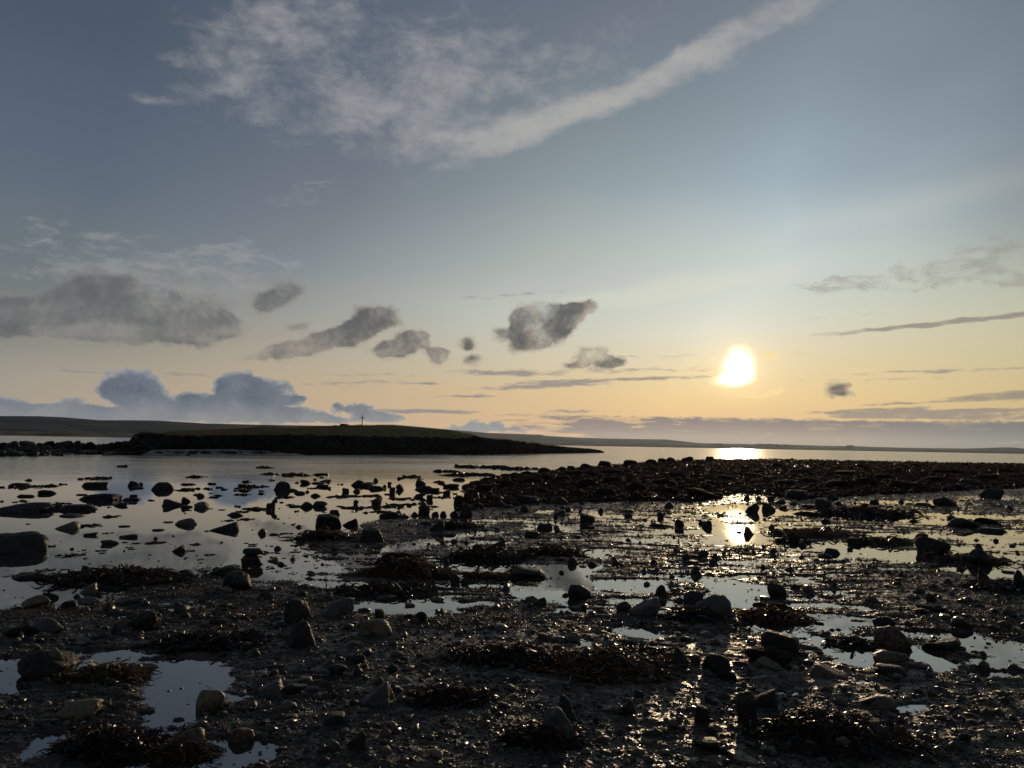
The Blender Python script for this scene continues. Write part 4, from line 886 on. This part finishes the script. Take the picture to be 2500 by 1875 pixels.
rockc = t.mix(t.ss(n3, .42, .7), (.008, .007, .006), (.034, .031, .027))
turf = t.mix(t.ss(n1, .42, .58), (.032, .040, .016), (.16, .15, .060)); turf = t.mix(t.ss(n2, .46, .60, 0, .85), turf, (.16, .105, .055))
cc = t.mix(t.ss(t.m('ADD', at_.outputs['Fac'], t.m('MULTIPLY', t.m('SUBTRACT', n1, .5), .5)), .4, .6), rockc, turf)
finish(t, cc, .85, t.m('ADD', n1, n3), .9, .4, .03)
isl = mesh_from('island', np.stack([X_, Y_, Zi], -1).reshape(-1, 3), [grid_faces(nb, len(uu))], M_ISL)
tf = sstep(sa, .40, .47)*np.ones_like(X_)*sstep(uu, 385, 480)[None]*(1-sstep(uu, 1120, 1190))[None]
isl.data.attributes.new('turf', 'FLOAT', 'POINT').data.foreach_set('value', tf.ravel().astype(np.float32))
tag(isl, kind='structure')
def isl_z(u, s):
    j = int(np.clip(np.searchsorted(uu, u), 0, len(uu)-1)); i = int(s*(nb-1)); return np.array([X_[i, j], Y_[i, j], Zi[i, j]])
# pale beach on the island's near shore
M_SAND, t = mat_new('damp_grey_sand'); g = t.n('ShaderNodeNewGeometry')
finish(t, t.mix(t.ss(t.noise(t.vm('MULTIPLY', g.outputs['Position'], (.5, 1, 1)), .7, 6, .65), .35, .6), (.06, .055, .045), (.22, .20, .165)), .8, t.noise(g.outputs['Position'], 3, 4), .4, .05, .2)
bu = np.linspace(345, 745, 120); bs = np.linspace(0, 1, 16)
bp = bl(bu, cur(BASEL, bu)+1.0); br_ = np.hypot(bp[:, 0], bp[:, 1]); bd = bp[:, :2]/br_[:, None]
bw = np.interp(bu, [345, 400, 560, 680, 745], [.5, 5.5, 6.5, 3.5, .3])*(1+.35*fbm(bu*.06, bu*0+.5, o=3))
RB = (br_-1.6)[None]+bw[None]*bs[:, None]*1.6
ZB = -.06+(np.interp(bu, [345, 370, 560, 700, 745], [.05, .62, .75, .35, .05])[None]+.06)*np.sin(bs[:, None]*np.pi*.5)+.05*fbm(bd[None, :, 0]*RB*.5, bd[None, :, 1]*RB*.5, o=3)
sandb = mesh_from('beach', np.stack([bd[None, :, 0]*RB, bd[None, :, 1]*RB, ZB], -1).reshape(-1, 3), [grid_faces(16, 120)], M_SAND); tag(sandb, kind='structure')
# boulders and ledges along the island shore
n = 1300; us = rg.uniform(300, 1475, n); P_ = []
for a_ in us:
    s_ = abs(rg.normal(0, .13))+.01; P_.append(isl_z(a_, min(s_, .43)))
P_ = np.array(P_); W_ = rg.uniform(.25, 1.0, n)*np.interp(us, [300, 1200, 1475], [1, .9, .7])
kp = ~((us > 350) & (us < 730) & (P_[:, 2] < 1.0) & (rg.random(n) < .55)); P_[:, 2] = np.maximum(P_[:, 2], np.where((us > 350) & (us < 730), .25, -1)); P_, W_ = P_[kp], W_[kp]; n = len(P_)
sc = np.stack([W_*1.3, W_, W_*rg.uniform(.4, .7, n)], -1)
tag(batch(SHP, SHF, P_+np.array([0, 0, .02]), sc, rg.uniform(0, 6.28, n), 'island_shore_rocks', M_REEF), 'dark rocks and ledges along the island shore', kind='stuff')
# turf blades on the island crest
n = 26000; us = rg.uniform(400, 1165, n); P_ = np.array([isl_z(a_, s_) for a_, s_ in zip(us, rg.uniform(.46, .84, n))])
M_GRASS, t = mat_new('dry_and_green_grass'); g = t.n('ShaderNodeNewGeometry'); rp = g.outputs['Random Per Island']
gn = t.noise(g.outputs['Position'], .16, 4, .6)
finish(t, t.mix(t.ss(t.m('ADD', gn, t.m('MULTIPLY', rp, .15)), .50, .68), t.mix(rp, (.085, .10, .032), (.20, .20, .07)), t.mix(rp, (.17, .11, .06), (.30, .21, .11))), .8, spec=.1)
hg = rg.uniform(.10, .34, n); ag = rg.uniform(0, 3.14, n); wg = rg.uniform(.02, .06, n); ln = rg.normal(0, .10, (n, 2))
V = np.stack([P_+np.stack([np.cos(ag)*wg, np.sin(ag)*wg, -.05+0*ag], -1), P_-np.stack([np.cos(ag)*wg, np.sin(ag)*wg, .05+0*ag], -1), P_+np.stack([ln[:, 0], ln[:, 1], hg], -1)], 1)
tag(mesh_from('grass', V.reshape(-1, 3), [np.arange(n*3).reshape(-1, 3)], M_GRASS), kind='stuff')

# cross on the crest
def box(bm, c, s, rot=None):
    m = Matrix.Translation(c)@(rot or Matrix())@Matrix.Diagonal((*s, 1)); bmesh.ops.create_cube(bm, size=1, matrix=m)
def bmobj(name, bm, mat, parent=None, bev=0):
    if bev: bmesh.ops.bevel(bm, geom=bm.edges[:], offset=bev, segments=2, affect='EDGES')
    me = bpy.data.meshes.new(name); bm.to_mesh(me); bm.free(); me.materials.append(mat)
    o = bpy.data.objects.new(name, me); col.objects.link(o); o.parent = parent; return o
M_WOOD, t = mat_new('weathered_timber'); g = t.n('ShaderNodeNewGeometry')
finish(t, t.mix(t.noise(t.vm('MULTIPLY', g.outputs['Position'], (6, 6, .8)), 3, 4), (.030, .020, .013), (.075, .050, .032)), .8, t.noise(g.outputs['Position'], 20, 3), .4, .01, .2)
cp = isl_z(880, .775); rr = math.hypot(cp[0], cp[1]); pxm = rr/F_PX
cross = bpy.data.objects.new('cross', None); col.objects.link(cross); cross.location = (cp[0], cp[1], cp[2]-.15)
cross.rotation_euler = (0, math.radians(1.0), -math.atan2(cp[0], cp[1]))
tag(cross, 'tall plain wooden cross standing on the grassy top of the island', 'cross')
ztop = float(zat(np.array([880.]), np.array([1013.5]), np.array([rr]))[0])-cp[2]+.15; zarm = float(zat(np.array([880.]), np.array([1020.2]), np.array([rr]))[0])-cp[2]+.15
bm = bmesh.new(); box(bm, (0, 0, ztop/2), (.20, .20, ztop)); bmobj('upright', bm, M_WOOD, cross, .012)
bm = bmesh.new(); box(bm, (0, -.12, zarm), (14.2*pxm, .10, .13)); bmobj('crossbeam', bm, M_WOOD, cross, .01)
# ruined stone footing left of the cross
ruin = bpy.data.objects.new('ruin', None); col.objects.link(ruin)
rp_ = isl_z(838, .76); ruin.location = (rp_[0], rp_[1], rp_[2]-.1); tag(ruin, 'low dark stone ruin on the island crest left of the cross', 'ruin')
pm = math.hypot(rp_[0], rp_[1])/F_PX
for (nm, x, zz, sx, sz, seed) in [('wall', -2*pm, .0, 27*pm, 6.5*pm, 3), ('rubble', 17*pm, 0, 22*pm, 3.2*pm, 5), ('rubble', -21*pm, 0, 20*pm, 2.8*pm, 8), ('rubble', 4*pm, -.1, 50*pm, 2.2*pm, 12)]:
    P, Fc = rock_shape('s', 70+seed, 4); P = P.copy()*np.array([sx, 1.6+.1*seed, sz*2]); P[:, 0] += x
    mesh_from(nm, P, [Fc], M_DARK, parent=ruin)

# ------------------------------------------------------------------ far coast
def far_land(name, ridge, D0, D1, mat, base_v, rough=.05, nb=26, back=1.25, noise_sc=.004):
    u0, u1 = ridge[0][0], ridge[-1][0]; U = np.linspace(u0, u1, 700)
    az = np.array([azel(a_, 1080)[0] for a_ in U]); sv = np.linspace(0, 1, nb)
    top = cur(ridge, U); zc = zat(U, top, D1)
    sh = np.maximum(D0, 0)+0*U
    Rr = sh[None]+(D1-sh)[None]*np.clip(sv/.75, 0, 1)[:, None]+(D1*(back-1))*np.clip((sv-.75)/.25, 0, 1)[:, None]
    pr = np.where(sv < .75, sstep(sv/.75, -.15, 1.0), 1-((sv-.75)/.25)**2)[:, None]
    X = np.sin(az)[None]*Rr; Y = np.cos(az)[None]*Rr
    Z = zc[None]*pr*(1+rough*fbm(X*noise_sc, Y*noise_sc, o=5)*(1-np.abs(sv[:, None]/.75-1).clip(0, 1)**0*0)*np.where(sv < .75, np.sin(np.clip(sv/.75, 0, 1)*np.pi), 0)[:, None])
    Z[0] = -1; Z[-1] = -1
    o = mesh_from(name, np.stack([X, Y, Z], -1).reshape(-1, 3), [grid_faces(nb, len(U))], mat); return tag(o, kind='structure')
def hill_mat(name, a, b, c, sc):
    m, t = mat_new(name); g = t.n('ShaderNodeNewGeometry'); P = t.vm('MULTIPLY', g.outputs['Position'], (1, 1, 6))
    vo = t.n('ShaderNodeTexVoronoi'); t.put(t.vm('ADD', P, t.vm('SCALE', t.noise(P, sc*2, 3, out=1), scale=.25/sc)), vo.inputs['Vector']); vo.inputs['Scale'].default_value = sc
    cr = t.n('ShaderNodeSeparateColor'); t.put(vo.outputs['Color'], cr.inputs[0])
    cc = t.mix(t.ss(cr.outputs[0], .4, .6), a, b); cc = t.mix(t.ss(cr.outputs[1], .62, .7), cc, c); cc = t.mix(t.ss(t.noise(g.outputs['Position'], .0016, 5, .6), .42, .6, 0, .7), cc, (.012, .016, .018))
    finish(t, cc, 1.0, spec=0.0); return m
M_HILL = hill_mat('wooded_hills', (.020, .027, .032), (.036, .044, .046), (.080, .084, .078), .0045)
M_HILL2 = hill_mat('hazy_farmland', (.026, .024, .022), (.045, .040, .034), (.08, .072, .06), .004)
M_DUNE, t = mat_new('dune_grass_and_sand'); g = t.n('ShaderNodeNewGeometry')
finish(t, t.mix(t.ss(t.noise(t.vm('MULTIPLY', g.outputs['Position'], (1, 1, 5)), .012, 5), .45, .55), (.035, .038, .024), (.20, .17, .12)), 1.0, spec=0.0)
far_land('hills', [(-700,1040),(-300,1018),(0,1016),(90,1016),(150,1019),(240,1026),(300,1026),(380,1027),(500,1034),(620,1037),(800,1040),(900,1043),(1000,1052),(1100,1066),(1180,1080)], 3900, 5600, M_HILL, 0)
far_land('far_hills', [(820,1050),(921,1037),(960,1037),(1010,1041),(1110,1050),(1190,1057),(1300,1061),(1318,1061),(1330,1064),(1420,1069),(1490,1071),(1560,1072),(1625,1073),(1680,1079),(1710,1082),(1800,1084),(1900,1086),(1990,1089)], 5200, 7200, M_HILL2, 0)
far_land('far_coast', [(1500,1080),(1700,1086),(1790,1084),(1850,1084.5),(1925,1085.5),(2000,1088),(2070,1089),(2075,1087.5),(2085,1089),(2130,1091),(2200,1093),(2350,1095),(2400,1094),(2440,1092.5),(2470,1092.5),(2500,1095),(2700,1098),(3200,1106)], 5600, 8200, M_HILL2, 0)
far_land('dunes', [(-700,1044),(-200,1050),(0,1052.5),(150,1054),(300,1056),(430,1058),(600,1063),(800,1071),(1000,1076),(1200,1081),(1400,1085.5),(1600,1089.5),(1900,1095),(2300,1102.5),(2700,1110)], 2500, 3600, M_DUNE, 0, rough=.2, noise_sc=.01)
# clump of trees on the far shore
rg = np.random.default_rng(8); n = 46
us = np.concatenate([rg.uniform(1850, 1930, 34), rg.uniform(2068, 2082, 6), rg.uniform(1745, 1760, 6)])
PT = np.array([[math.sin(azel(u_, 1080)[0])*5500, math.cos(azel(u_, 1080)[0])*5500, float(zat(np.array([u_]), np.array([hor(u_)-8]), np.array([5500.]))[0])] for u_ in us])
sc = np.stack([rg.uniform(12, 30, n), rg.uniform(12, 30, n), rg.uniform(9, 20, n)], -1)
M_TREE, t = mat_new('far_tree_foliage'); g = t.n('ShaderNodeNewGeometry'); finish(t, t.mix(t.noise(g.outputs['Position'], .3, 3), (.02, .022, .016), (.045, .045, .03)), 1.0, spec=0.0)
tag(batch(SHP, SHF, PT, sc, rg.uniform(0, 6.28, n), 'far_trees', M_TREE), kind='stuff')
# haze over the bay
hz = bmesh.new(); box(hz, (0, 4500, 74), (15500, 11000, 152.0))
M_HAZE = bpy.data.materials.new('sea_haze'); M_HAZE.use_nodes = True; t = NT(M_HAZE.node_tree)
pv = t.n('ShaderNodeVolumePrincipled'); pv.inputs['Color'].default_value = (.62, .76, .98, 1); pv.inputs['Density'].default_value = 2.0e-5; pv.inputs['Anisotropy'].default_value = .6
oo = t.n('ShaderNodeOutputMaterial'); t.t.links.new(pv.outputs[0], oo.inputs[1])
hzo = bmobj('haze', hz, M_HAZE); tag(hzo, kind='stuff')
